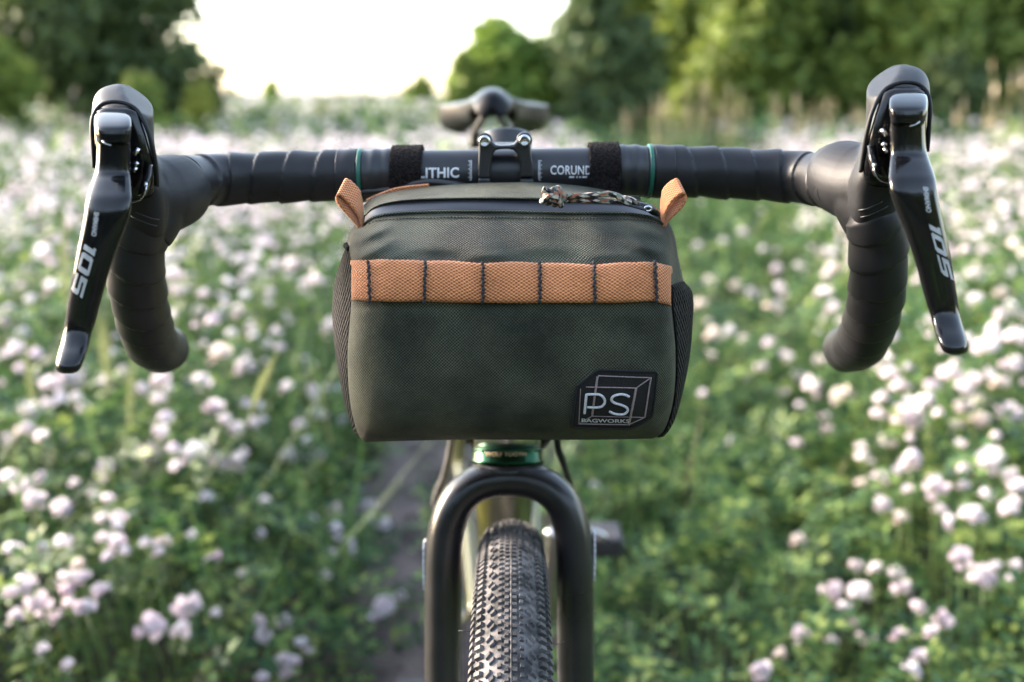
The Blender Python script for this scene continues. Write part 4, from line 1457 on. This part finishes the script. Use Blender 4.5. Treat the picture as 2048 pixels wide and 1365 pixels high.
TREES = [  # name, label, cat, px centre, Y, height, radius, kind, n, leaf size, low
    ('broadleaf_tree', 'large dark green tree filling the upper left corner behind the flowers', 'tree', 212, 21, 5.6, 2.5, 'dark', 11000, .17, .10),
    ('broadleaf_tree', 'pale green bush at the left edge under the dark tree', 'bush', 5, 17.5, 1.9, .85, 'mid', 2200, .12, .1),
    ('young_bush', 'small fresh green bush in front of the dark tree', 'bush', 300, 17, 1.25, .5, 'mid', 1200, .09, .1),
    ('young_bush', 'small golden yellow bush at the right foot of the dark tree', 'bush', 405, 19, 1.12, .36, 'gold', 500, .08, .25),
    ('young_bush', 'low dark bush right of the golden bush', 'bush', 432, 24, 1.35, .28, 'dark', 500, .09, .1),
    ('distant_bush', 'tiny round bush on the bright skyline in the middle gap', 'bush', 548, 40, 1.25, .45, 'light', 300, .14, .1),
    ('distant_bush', 'small green bush on the skyline left of the light green tree', 'bush', 838, 36, 1.35, .62, 'mid', 900, .14, .1),
    ('broadleaf_tree', 'light green small tree just left of the saddle top in the gap', 'tree', 1020, 22, 2.3, 1.3, 'light', 8000, .14, .08),
    ('low_bush', 'sloping light green bush leading down from the small tree to the gap', 'bush', 935, 21, 1.65, .55, 'mid', 1400, .12, .1),
    ('broadleaf_tree', 'dark bluish green tree right of the light green tree', 'tree', 1205, 21, 3.25, 1.25, 'blue', 5600, .15, .06),
    ('broadleaf_tree', 'broad tree with yellowish green crown behind the dark bluish tree', 'tree', 1330, 25, 5.8, 2.2, 'mid', 8000, .18, .12),
    ('broadleaf_tree', 'deep green tree with shaded foot above the reed tufts', 'tree', 1490, 22, 4.6, 1.7, 'mid', 6500, .16, .04),
    ('broadleaf_tree', 'shadowy dark tree standing between two yellow green trees', 'tree', 1620, 24, 5.2, 1.9, 'dark', 6000, .17, .08),
    ('broadleaf_tree', 'bright yellow green tree behind the right brake hood', 'tree', 1775, 21, 4.4, 1.55, 'mid', 6200, .16, .06),
    ('broadleaf_tree', 'tall mid green tree in the upper right corner', 'tree', 1990, 23, 5.4, 2.1, 'mid', 7600, .17, .08),
    ('broadleaf_tree', 'rounded light green tree filling the gap behind the shadowy dark tree', 'tree', 1690, 28, 5.6, 1.9, 'light', 5000, .18, .05),
    ('broadleaf_tree', 'yellow green tree filling the gap between bluish and deep green trees', 'tree', 1400, 29, 5.4, 1.8, 'light', 5000, .18, .05),
    ('broadleaf_tree', 'fresh green tree between the right brake hood and the corner tree', 'tree', 1890, 28, 5.8, 2.0, 'light', 5000, .18, .05),
    ('low_bush', 'dark low bush under the tall corner tree', 'bush', 1880, 19, 1.7, .75, 'dark', 2200, .12, .05),
]
for i, (nm, lb_, cat, px, Y, h, rad, kind, n_, sz, low) in enumerate(TREES):
    tree(nm, lb_, cat, (at(px, Y), Y, float(terrain(Y))), h, rad, kind, n_, sz, low=low, seed=31 + i, lobes=16 if kind == 'light' else 10, group='trees and bushes along the edge of the meadow')

# tree line that stands behind the photographer and shows in the gloss of the levers
cs, rs = [], []
for i in range(46):
    a = R(-178 + 172 * (i + .5) / 46)
    d_ = 19 + 3 * math.sin(i * 2.1)
    cs.append((d_ * math.cos(a), d_ * math.sin(a) * .9, 3.2)); rs.append((2.0, 1.4, 4.4 + 1.3 * math.sin(i * 1.7)))
V, F = leaf_cloud(cs, rs, 26000, .6, seed=5)
V[:, 2] = np.maximum(V[:, 2], .0)
tag(obj('treeline', V, F, GM['dark'], smooth=False), 'far wood round the meadow behind the camera', kind='stuff')


# reeds
def reed_mesh(n, h, spread, seed):
    g = np.random.default_rng(seed)
    V, F = [], []
    for i in range(n):
        b = np.array([g.normal(0, spread), g.normal(0, spread), 0]); hh = h * (.65 + .45 * g.random())
        d = np.array([g.normal(0, .14), g.normal(0, .14), 1.0]); wdt = np.array([math.cos(i), math.sin(i), 0]) * .014
        k = len(V)
        V += [b - wdt, b + wdt, b + d * hh * .55 + wdt * .8, b + d * hh * .55 - wdt * .8, b + d * hh * .95 + np.array([d[0], d[1], -.1]) * hh * .2]
        F += [(k, k + 1, k + 2, k + 3), (k + 3, k + 2, k + 4)]
        if i % 2 == 0:                       # feathery head
            for q in range(5):
                c = b + d * hh * (.74 + .07 * q); e = .04 * (1 - abs(q - 1.5) / 4)
                k = len(V)
                w2 = np.array([math.cos(i + q), math.sin(i + q), .25]) * e
                V += [c - w2, c + np.array([0, 0, -.05]), c + w2, c + np.array([0, 0, .09])]
                F += [(k, k + 1, k + 2, k + 3)]
    return np.array(V), F


REEDS = [(1255, 15.5, 1.10, .16), (1325, 14.5, 1.22, .12), (1412, 16, 1.20, .22), (1482, 15, 1.30, .18), (1545, 16, 1.12, .2), (1602, 14.5, 1.30, .14), (1668, 15.5, 1.18, .18), (1716, 15, 1.25, .2), (1950, 13, 1.15, .22), (2020, 11.5, 1.55, .2), (660, 24, 1.1, .14), (1385, 17.5, 1.4, .2)]
names_ = ['first beige reed tuft right of the saddle', 'slim tall beige reed tuft second from the saddle', 'broad low beige reed tuft under the dark tree', 'full golden reed tuft under the deep green tree', 'low reed tuft in the middle of the reed row', 'upright pale reed tuft left of the right brake hood', 'short reed tuft close to the right brake hood', 'reed tuft partly hidden by the right brake hood', 'beige reed tuft right of the right brake hood', 'tall feathery reed tuft at the right edge of the picture', 'faint dry reed tuft on the skyline left of centre', 'tall dry reed tuft set back among the reed row']
for i, ((px, Y, h, sp), nm) in enumerate(zip(REEDS, names_)):
    root = tag(empty('reed_tuft', (at(px, Y), Y, float(terrain(Y)))), nm, 'reeds', 'dry reed tufts in front of the trees')
    v, f = reed_mesh(9, h * .78, sp, 70 + i)
    obj('blades', v + np.array([at(px, Y), Y, float(terrain(Y))]), f, M['straw'], root, smooth=False)

# ================================================================== meadow growth
def sprig_template(npair, length, lw, ll):
    V = []
    def leaflet(p, d, up):
        d = d / np.linalg.norm(d); s = np.cross(d, up)
        V.extend([p, p + d * ll * .5 + s * lw / 2 + up * ll * .08, p + d * ll, p + d * ll * .5 - s * lw / 2 + up * ll * .08])
    for i in range(npair):
        t = (i + .6) / npair
        p = np.array([0, length * t, length * .28 * math.sin(t * 2.2)])
        for s in (-1, 1):
            leaflet(p, np.array([s, .45, .1]), np.array([0, 0, 1.0]))
    leaflet(np.array([0, length, length * .22]), np.array([0, 1.0, -.1]), np.array([0, 0, 1.0]))
    return np.array(V)


def rot_batch(az, tilt, roll):
    ca, sa, ct, st, cr_, sr = np.cos(az), np.sin(az), np.cos(tilt), np.sin(tilt), np.cos(roll), np.sin(roll)
    z = np.zeros_like(az); o = np.ones_like(az)
    Rz = np.stack([ca, -sa, z, sa, ca, z, z, z, o], -1).reshape(-1, 3, 3)
    Rx = np.stack([o, z, z, z, ct, -st, z, st, ct], -1).reshape(-1, 3, 3)
    Ry = np.stack([cr_, z, sr, z, o, z, -sr, z, cr_], -1).reshape(-1, 3, 3)
    return Rz @ Rx @ Ry


def scatter(tmpl, pos, scale, az, tilt, roll, k=4):
    Rm = rot_batch(az, tilt, roll)
    V = pos[:, None, :] + np.einsum('nij,mj->nmi', Rm, tmpl) * scale[:, None, None]
    n, m = V.shape[:2]
    return V.reshape(-1, 3), np.arange(n * m).reshape(-1, k)


def in_view(x, y, pad=.35, z=.3):
    d = y * math.cos(PITCH) + (1 - z) * math.sin(PITCH)
    return np.abs(x) < d * .5144 + pad


def region(n, y0, y1, dens_pow=1.0, pad=1.0):
    """Random points on the ground inside the field of view, spread evenly over it."""
    out = []
    while len(out) < n:
        y = y0 + (y1 - y0) * rng.random(4 * n) ** dens_pow
        x = (rng.random(4 * n) * 2 - 1) * (y1 * .55 + pad + .4)
        k = in_view(x, y, pad)
        out = np.concatenate([out, np.stack([x[k], y[k]], 1)]) if len(out) else np.stack([x[k], y[k]], 1)
    return out[:n]


def bike_clear(p):
    return ~((np.abs(p[:, 0]) < .09) & (p[:, 1] > .15) & (p[:, 1] < 2.1))


Vs, Fs, nn = [], [], 0
for (n, y0, y1, tm, sc, pw) in ((14500, .75, 3.2, sprig_template(4, .085, .0135, .025), 1.0, .75), (3500, 1.35, 3.8, sprig_template(1, .06, .025, .045), 1.0, .75), (21000, 3.0, 9.5, sprig_template(3, .10, .020, .036), 1.15, .7), (15000, 9, 48, sprig_template(2, .2, .07, .12), 1.2, .7), (5000, -3, .75, sprig_template(2, .12, .03, .05), 1.0, 1)):
    p = region(n, y0, y1, pw) if y1 > 0.8 else np.stack([rng.uniform(-3, 3, n), rng.uniform(y0, y1, n)], 1)
    p = p[bike_clear(p)]
    h = canopy(p[:, 0], p[:, 1])
    keep = (h > .06) | (rng.random(len(p)) < .12)
    if .5 < y0 < 4:
        cl = np.sin(p[:, 0] * 9 + 2 * np.sin(p[:, 1] * 5)) * np.sin(p[:, 1] * 8 + 1.5 * np.sin(p[:, 0] * 6))
        keep &= (cl + .75 + .5 * rng.random(len(p))) >  .5
    p, h = p[keep], h[keep]
    if y1 < 0.8:
        kk = (np.abs(p[:, 0]) > .5) | (p[:, 1] < -1); p, h = p[kk], h[kk] * .7
    z = h * (1 - .75 * rng.random(len(p)) ** 1.6) * .97 + terrain(p[:, 1])
    m_ = len(p)
    v, f = scatter(tm, np.column_stack([p, z]), sc * (.7 + .6 * rng.random(m_)), rng.random(m_) * 6.28, rng.normal(.15, .45, m_), rng.normal(0, .4, m_))
    Vs.append(v); Fs.append(f + nn); nn += len(v)
tag(obj('vetch_foliage', np.vstack(Vs), np.vstack(Fs), M['leaf'], smooth=False), 'dense green leaves of the meadow plants', kind='stuff')

# grass: short in the lane, scattered tall blades elsewhere
blade_t = np.array([(-.5, 0, 0), (.5, 0, 0), (.42, .10, .5), (-.42, .10, .5), (-.42, .10, .5), (.42, .10, .5), (.05, .34, 1), (-.05, .34, 1)], float)
Vs, Fs, nn = [], [], 0
for (n, y0, y1, hh, ww, lane) in ((10500, 1.0, 4, .16, .005, True), (12000, 4, 30, .26, .022, True), (3400, 1.2, 5, .42, .006, False), (4200, 5, 24, .42, .016, False)):
    p = region(n, y0, y1, .8)
    p = p[bike_clear(p)]
    lf_ = lane_f(p[:, 0], p[:, 1]); td = track_d(p[:, 0], p[:, 1])
    k = ((lf_ > rng.random(len(p)) * .8) if lane else (lf_ < .5)) & (td > .03)
    p = p[k]; m_ = len(p)
    sc = hh * (.6 + .7 * rng.random(m_))
    tm = blade_t * np.array([ww / hh, 1, 1])
    v, f = scatter(tm, np.column_stack([p, terrain(p[:, 1])]), sc, rng.random(m_) * 6.28, rng.normal(.1, .3, m_), rng.normal(0, .2, m_))
    Vs.append(v); Fs.append(f + nn); nn += len(v)
n = 380
p = region(n, 1.9, 6, .8); p = p[bike_clear(p) & (track_d(p[:, 0], p[:, 1]) > .02)]; m_ = len(p)
v, f = scatter(blade_t * np.array([.012, 1, 1]), np.column_stack([p, np.zeros(m_)]), .30 * (.4 + .7 * rng.random(m_)), rng.random(m_) * 6.28, rng.normal(.1, .2, m_), rng.normal(0, .15, m_))
tag(obj('dry_grass', v, f, M['straw'], smooth=False), 'thin dry stalks among the green growth', kind='stuff')
n = 420
p = np.column_stack([-0.12 + rng.normal(0, .16, n), rng.uniform(1.0, 4.5, n)]); m_ = len(p)
st_t = np.array([(-1, -.7, -.2), (1, -.8, -.2), (.8, .9, -.2), (-.9, .7, -.2), (-.5, -.3, .55), (.4, -.4, .6), (.35, .4, .5), (-.4, .4, .6)])
V, F = [], []
for i, (x, y) in enumerate(p):
    c_, s_ = math.cos(i), math.sin(i); sc = .003 + .009 * rng.random() ** 2.5
    for q in st_t: V.append((x + sc * (c_ * q[0] - s_ * q[1]), y + sc * (s_ * q[0] + c_ * q[1]), .022 + sc * q[2]))
    F += [tuple(8 * i + k for k in ff) for ff in ((4, 5, 6, 7), (0, 1, 5, 4), (1, 2, 6, 5), (2, 3, 7, 6), (3, 0, 4, 7))]
tag(obj('pebbles', V, F, M['dirt'], smooth=False), 'small stones and crumbs on the dirt track', kind='stuff')
tag(obj('grass', np.vstack(Vs), np.vstack(Fs), M['grass'], smooth=False), 'green grass of the lane and tall blades between the flowers', kind='stuff')

# seed heads that rise above the flowers
SEEDS = [(527, 772, 1.55, .10, .33), (130, 530, 1.9, .17, .06), (215, 720, 2.0, .14, .03), (262, 800, 1.9, .15, .08), (205, 690, 2.2, .13, .04), (60, 760, 2.0, .12, -.05)]
SL = ['leaning pale grass seed head left of the bag', 'tall pale grass spike left of the left brake lever', 'grass spike just right of the left lever tip', 'grass spike below the curl of the left drop bar', 'thin grass spike between left lever and drop bar', 'thin grass spike near the left picture edge']
for (px, py, d_, ln, lean_), nm in zip(SEEDS, SL):
    c = P(px, py, d_)
    root = tag(empty('grass_seed_head', (c[0] - lean_ * .8, c[1], 0)), nm, 'grass', 'grass seed heads standing above the flowers')
    ax = np.array([lean_, 0.03, 1.0 - abs(lean_) * .9]); ax /= np.linalg.norm(ax)
    b0 = c - ax * ln / 2
    tube('stem', [(c[0] - lean_ * .8, c[1], 0), (b0 + np.array([c[0] - lean_ * .8, c[1], 0])) / 2 + np.array([-lean_ * .1, 0, .03]), b0, c + ax * ln / 2], .0014, M['grass'], root, seg=6, step=.03)
    V, F = [], []
    for i in range(46):
        t = i / 45; q = b0 + ax * ln * t; an = i * 2.4
        o_ = np.array([math.cos(an), math.sin(an) * .8, .7]) * (.008 * math.sin(math.pi * (t * .9 + .08)))
        k = len(V); w2 = np.array([math.sin(an), -math.cos(an), .2]) * .0035
        V += [q, q + o_ * .6 + w2, q + o_ * 1.4 + ax * .010, q + o_ * .6 - w2]; F.append((k, k + 1, k + 2, k + 3))
    obj('seed_spike', V, F, M['seed'], root, smooth=False)

# ---- flowers
def floret_arrays(g, tint):
    """One vetch floret: upright banner, two wings and a keel. Local z is the floret axis."""
    V = [(-.0066, 0, .003), (.0066, 0, .003), (.0080, .0030, .0115), (0, .0046, .0155), (-.0080, .0030, .0115), (0, .0008, .006),
         (-.0046, -.0022, .002), (-.0004, -.0060, .0125), (-.0066, -.0040, .010), (.0046, -.0022, .002), (.0004, -.0060, .0125), (.0066, -.0040, .010), (0, 0, -.003)]
    F = [(0, 5, 3, 4), (5, 1, 2, 3), (6, 7, 8), (9, 11, 10), (0, 6, 12), (1, 12, 9), (5, 12, 0), (5, 1, 12), (6, 7, 5), (9, 5, 10)]
    return np.array(V), F


WHITE, PINK, DEEP = np.array([.92, .875, .895]), np.array([.84, .67, .75]), np.array([.68, .38, .53])


def floret_colors(tint, n=13):
    top = WHITE * (1 - tint) + PINK * tint
    low = PINK * (1 - tint) + DEEP * tint
    c = np.tile(top, (n, 1))
    for i in (6, 7, 8, 9, 10, 11):
        c[i] = top * .75 + low * .25
    c[12] = low
    return c


def set_tint(me, cols):
    a = me.color_attributes.new('tint', 'FLOAT_COLOR', 'POINT')
    a.data.foreach_set('color', np.column_stack([cols, np.ones(len(cols))]).ravel().astype(np.float32))


def umbel_frames(g, n, dome):
    fr = []
    for i in range(n):
        t = (i + .4) / n
        pol = dome * math.sqrt(t) + g.normal(0, .16)
        az = i * 2.39996 + g.normal(0, .28)
        fr.append((pol, az, .0095 + g.normal(0, .0022)))
    return fr


def frame_matrix(pol, az, r):
    z = np.array([math.sin(pol) * math.cos(az), math.sin(pol) * math.sin(az), math.cos(pol)])
    upw = np.array([0, 0, 1.0]) - z * z[2]
    y = upw / np.linalg.norm(upw) if np.linalg.norm(upw) > .05 else np.array([math.cos(az), math.sin(az), 0])
    y = y - z * (y @ z); y /= np.linalg.norm(y)
    x = np.cross(y, z)
    return np.column_stack([x, y, z]), z * r


FM = []                                   # floret meshes in a few tints
for k in range(4):
    v, f = floret_arrays(None, 0)
    me = mesh('floret', v, f, M['petal'], smooth=True)
    set_tint(me, floret_colors(k / 3))
    FM.append(me)
BM_ = []                                  # whole blossoms
for k in range(10):
    g = np.random.default_rng(200 + k)
    tint = [0, .1, .2, .15, .3, .05, .25, .5, .8, .1][k]
    V, F, C_, n0 = [], [], [], 0
    for pol, az, r in umbel_frames(g, int(g.integers(9, 14)), g.uniform(1.05, 1.75)):
        if g.random() < .17: continue
        Rm, t = frame_matrix(pol, az, r)
        v, f = floret_arrays(None, 0)
        sc = g.uniform(.95, 1.35)
        V.append(v * sc @ Rm.T + t); F += [tuple(i + n0 for i in q) for q in f]; n0 += len(v)
        C_.append(floret_colors(min(1, max(0, tint + .35 * (pol / 1.7) ** 2 + g.normal(0, .08)))))
    me = mesh('blossom', np.vstack(V), F, M['petal'], smooth=True)
    cc_ = np.vstack(C_)
    set_tint(me, cc_ * np.array([.98, .95, .85]) if k == 9 else cc_)
    BM_.append(me)
SM = []
for k in range(4):
    p, _ = smooth_path([(0.04 * math.cos(k * 2), 0.04 * math.sin(k * 2), -1), (.02, .01, -.5), (0, 0, 0)], n=8)
    SM.append(mesh('stem', *sweep(p, .0016, 5)[:2], M['stalk']))

# measured flower heads: x, y, size in photo pixels (+ tint 0 pale .. 1 pink)
FL = """208 944 48;300 914 60;392 914 60;358 936 34;439 927 45;480 924 50;20 963 45;51 982 50;73 1007 48;80 956 22;148 970 22;186 997 30;218 1002 22;129 1024 52
204 1041 30;237 1036 28;232 1057 36;208 1080 28;235 1087 40;249 1108 28;218 1118 28;296 1090 34;329 1086 28;317 1111 28;131 1094 50;82 1099 32;22 1106 42;380 1074 30;424 1121 36 .7;487 1152 20
157 1132 30;133 1162 40;163 1160 36 .5;136 1186 30 .8;51 1176 56;20 1190 30;31 1237 34 .6;78 1210 52;112 1235 22 .8;138 1210 26;204 1186 44;170 1217 40 .5;298 1261 68 .4;376 1218 60;361 1264 46;431 1234 20;85 1305 34;136 1336 30
580 917 45;635 920 46;531 1009 32;671 1021 32;735 1016 38;741 1040 24;669 1063 36;768 1060 44;696 1094 34;706 1111 32;664 1111 22 .8;650 1154 30 .5;524 1074 28;768 1224 56;802 1200 32;519 1246 22 .5;570 1251 44;526 1275 38;604 1295 40;577 1333 56;523 1360 30
1728 920 36;1757 960 38;1723 968 26;1822 931 48;1791 948 28;1817 983 30;1866 951 22;1870 980 54;1926 975 26;1970 995 38;1987 927 66;2018 958 44;2031 978 50;1759 1014 42;1800 1040 40;1878 1026 36;1895 1053 44;1946 1040 56;2025 1026 56
1597 1084 36;1650 1121 20;1711 1135 30;1749 1145 36;1790 1152 40;1803 1183 42 .4;1663 1186 44;1684 1224 40;1718 1196 52;1837 1217 30;1921 1118 46 .4;1987 1138 34;1967 1169 70;2024 1135 36;2024 1166 24;1881 1244 48 .5;1861 1268 28 .5;1602 1273 38 .9;1732 1278 36 .4;1796 1275 46 .5;1704 1251 20 .8;1663 1288 30;1561 1310 26;1520 1343 44;1820 1346 46;1837 1317 18 .8
88 513 50;141 449 28;72 414 50;11 452 28;103 582 44;8 647 34;53 639 34;30 707 46;61 829 50;91 816 38;169 822 34;11 768 34;137 765 60 .4;99 772 40 .5;164 749 36;206 768 34;282 787 40 .5;316 803 36;316 871 42;320 761 34
347 555 40;358 593 50;343 635 32;396 628 36;434 635 38;480 631 40;407 593 30;548 540 34;590 532 40;628 567 48;506 662 38;552 669 34;579 650 32;663 662 60;442 715 56;491 742 54;404 765 40;427 818 40;449 848 36;503 852 38;472 864 40;571 780 36;640 837 36;682 848 34;19 886 40;53 867 44;84 879 34
1396 496 32;1486 470 32;1442 489 26;1600 459 44;1688 456 36;1556 507 56;1647 511 48;1417 567 40;1473 577 38;1552 544 34;1600 540 48;1666 540 44;1655 558 36;1523 598 44;1501 595 34;1559 582 34;1644 595 44;1666 624 40;1398 613 32;1545 617 40
2028 498 38;1948 558 46;2019 551 38;1922 445 44;1981 441 40;2003 485 30;2003 591 38;2021 628 52;1951 606 40;1860 657 46;1988 674 40;2028 686 60;1970 708 64;2025 738 48;1951 771 50;1973 760 50;1900 752 44;1926 785 40;1995 771 40
1768 734 60;1779 756 48;1801 778 40;1428 675 40;1457 668 34;1420 719 34;1537 690 30;1565 723 42;1523 739 30;1633 730 40;1406 793 28;1592 763 42;1629 782 52;1563 798 40;1601 815 24;1684 800 54;1766 804 42;1757 835 34;1816 844 70;1852 811 48;1827 818 50;1651 866 32 .7;1649 836 26;1464 888 32;1592 888 24;1721 899 32;1770 890 44;1929 818 44;1959 807 40;1959 847 52;1911 858 40;2017 836 62;1820 920 44;1922 895 34"""
flw = []
for tok in FL.replace('\n', ';').split(';'):
    q = [float(x) for x in tok.split()]
    if len(q) >= 3: flw.append((q[0], q[1], q[2], q[3] if len(q) > 3 else None))


def zone(px, py):
    side = 'left' if px < 1024 else 'right'
    if side == 'left':
        if py < 620: return 'left drop bar level'
        if py < 760: return 'left lever tip level'
        if py < 900: return 'the strip under the left lever'
        if py < 1030: return 'headset level, left side'
        if py < 1140: return 'fork crown level, left side'
        return 'the dark lower left corner' if px < 460 else 'the left verge of the dirt track'
    if py < 520: return 'right brake hood level'
    if py < 620: return 'right drop bar level'
    if py < 745: return 'right lever tip level'
    if py < 830: return 'the strip under the right lever'
    if py < 930: return 'bag base level, right side'
    if py < 1060: return 'fork crown level, right side'
    if py < 1200: return 'tyre top level, right side'
    return 'the dark lower right corner'


ORD = ['first', 'second', 'third', 'fourth', 'fifth', 'sixth', 'seventh', 'eighth', 'ninth', 'tenth', 'eleventh', 'twelfth', '13th', '14th', '15th', '16th', '17th', '18th', '19th', '20th', '21st', '22nd', '23rd', '24th', '25th', '26th', '27th', '28th', '29th', '30th']
zones = {}
for i, q in enumerate(flw): zones.setdefault(zone(q[0], q[1]), []).append(i)
lab = {}
for zn, ids in zones.items():
    ids.sort(key=lambda i: flw[i][0])
    for r_, i in enumerate(ids): lab[i] = (ORD[r_], zn)
big = set(sorted(range(len(flw)), key=lambda i: -flw[i][2] * (1 + .6 * (flw[i][1] > 900)))[:44])
fr_rng = np.random.default_rng(77)
placed = []
for i, (px, py, s, tint) in enumerate(flw):
    h = .34
    for _ in range(6):
        c = PZ(px, py, h)
        hh = float(canopy(c[0], c[1])) * 1.06 + .02
        h = max(.06, .5 * h + .5 * hh)
    c = PZ(px, py, h)
    d = (c - CAM) @ CF
    dia = s * .95 * d / FPX
    dia = min(max(dia, .022), .072)
    sc = dia / .047
    tone = tint if tint is not None else float(np.clip(fr_rng.normal(.18, .12), 0, .42))
    size_w = 'large' if dia > .042 else ('small' if dia < .026 else 'round')
    col_w = 'deep pink' if tone > .65 else ('pink' if tone > .35 else 'pale')
    root = empty('vetch_flower', (c[0], c[1], 0))
    tag(root, f'{size_w} {col_w} vetch flower, {lab[i][0]} from the left at {lab[i][1]}', 'flower', 'vetch flowers in the meadow')
    st = bpy.data.objects.new('stem', SM[i % 4]); COL.objects.link(st); st.parent = root
    st.location = (0, 0, h); st.scale = (1, 1, h)
    tilt = (float(fr_rng.normal(.25, .2)), float(fr_rng.normal(0, .25)), float(fr_rng.random() * 6.28))
    if i in big:
        g = np.random.default_rng(500 + i)
        Rt = Matrix.Rotation(tilt[0], 4, 'X') @ Matrix.Rotation(tilt[1], 4, 'Y') @ Matrix.Rotation(tilt[2], 4, 'Z')
        for pol, az, r in umbel_frames(g, int(g.integers(9, 14)), g.uniform(1.2, 1.8)):
            if g.random() < .15: continue
            Rm, t = frame_matrix(pol, az, r)
            k = int(np.clip(round(3 * min(1, tone + .35 * (pol / 1.7) ** 2 + g.normal(0, .1))), 0, 3))
            fo = bpy.data.objects.new('floret', FM[k]); COL.objects.link(fo); fo.parent = root
            m4 = Matrix([list(Rm[0]) + [t[0]], list(Rm[1]) + [t[1]], list(Rm[2]) + [t[2]], [0, 0, 0, 1]])
            fo.matrix_local = Matrix.Translation((0, 0, h)) @ Rt @ Matrix.Scale(sc, 4) @ m4 @ Matrix.Scale(float(g.uniform(.95, 1.3)), 4)
    else:
        opts = [8, 7] if tone > .5 else ([4, 6] if tone > .25 else [0, 1, 2, 3, 5, 9])
        b = bpy.data.objects.new('blossom', BM_[opts[int(fr_rng.integers(len(opts)))]]); COL.objects.link(b); b.parent = root
        b.location = (0, 0, h); b.scale = (sc, sc, sc * .95); b.rotation_euler = tilt
    placed.append((c[0], c[1]))

# the rest of the flowers, too far off to be told apart
def far_blossoms(n, y0, y1, sc0, nq, seed, pw=.8, thin=1.0):
    g = np.random.default_rng(seed)
    p = region(n, y0, y1, pw, pad=1.2)
    x, y = p[:, 0], p[:, 1]
    patch_ = .5 + .5 * np.sin(x * .9 + 1.3 * np.sin(y * .45)) * np.cos(y * .7 + x * .3)
    fine = .5 + .5 * np.sin(x * 2.7 + 2 * np.sin(y * 1.1)) * np.sin(y * 1.9 + 1.5 * np.sin(x * 1.3))
    dens = np.clip((.18 + .55 * patch_ + .45 * fine - .12) * thin, 0, 1) * (1 - np.clip(lane_f(x, y) * 1.15, 0, .97)) * (track_d(x, y) > .12)
    k = g.random(len(p)) < dens
    p = p[k]; m_ = len(p)
    h = canopy(p[:, 0], p[:, 1]) * (.93 + .22 * g.random(m_)) + .015 + terrain(p[:, 1])
    c = np.column_stack([p, h])
    # each head: a little dome of nq petals
    dirs = []
    for i in range(nq):
        pol, az = 1.5 * math.sqrt((i + .4) / nq), i * 2.4
        dirs.append((math.sin(pol) * math.cos(az), math.sin(pol) * math.sin(az), math.cos(pol)))
    dirs = np.array(dirs)
    s = sc0 * (.65 + .6 * g.random(m_))
    rz = g.random(m_) * 6.28
    V, Cc = [], []
    ca, sa = np.cos(rz), np.sin(rz)
    tone = np.clip(g.normal(.28, .2, m_), 0, .9)
    for dq in dirs:
        d3 = np.column_stack([ca * dq[0] - sa * dq[1], sa * dq[0] + ca * dq[1], np.full(m_, dq[2])])
        t = np.cross(d3, np.array([.3, .2, 1.0])); t /= np.linalg.norm(t, axis=1)[:, None] + 1e-9
        b = np.cross(d3, t)
        o_ = c + d3 * (s * .32)[:, None]
        a = (s * .30)[:, None]
        V.append(np.stack([o_ - t * a, o_ + b * a * 1.1 + d3 * a * .5, o_ + t * a, o_ - b * a + d3 * a * .1], 1))
        tt = np.clip(tone + .25 * (1 - dq[2]), 0, 1)[:, None]
        Cc.append(np.repeat((WHITE * (1 - tt) + PINK * tt)[:, None, :], 4, 1))
    V = np.stack(V, 1).reshape(-1, 3); Cc = np.stack(Cc, 1).reshape(-1, 3)
    return V, Cc


Vs, Cs = [], []
for args in ((1700, 1.6, 3.2, .030, 9, 1, .8, .5), (6200, 3.0, 6.5, .036, 9, 2, .8, .9), (11500, 6, 14, .046, 7, 3, .8, 1.05), (11000, 30, 72, .13, 5, 6, 1.0, 1.7), (24000, 13, 62, .085, 5, 4, .85, 1.4)):
    v, c_ = far_blossoms(*args)
    Vs.append(v); Cs.append(c_)
Vs = np.vstack(Vs); Cs = np.vstack(Cs)
me = mesh('flower_carpet', Vs, np.arange(len(Vs)).reshape(-1, 4), M['petal'], smooth=False)
set_tint(me, Cs)
tag(link('flower_carpet', me), 'pale pink flowers covering the far meadow', kind='stuff')
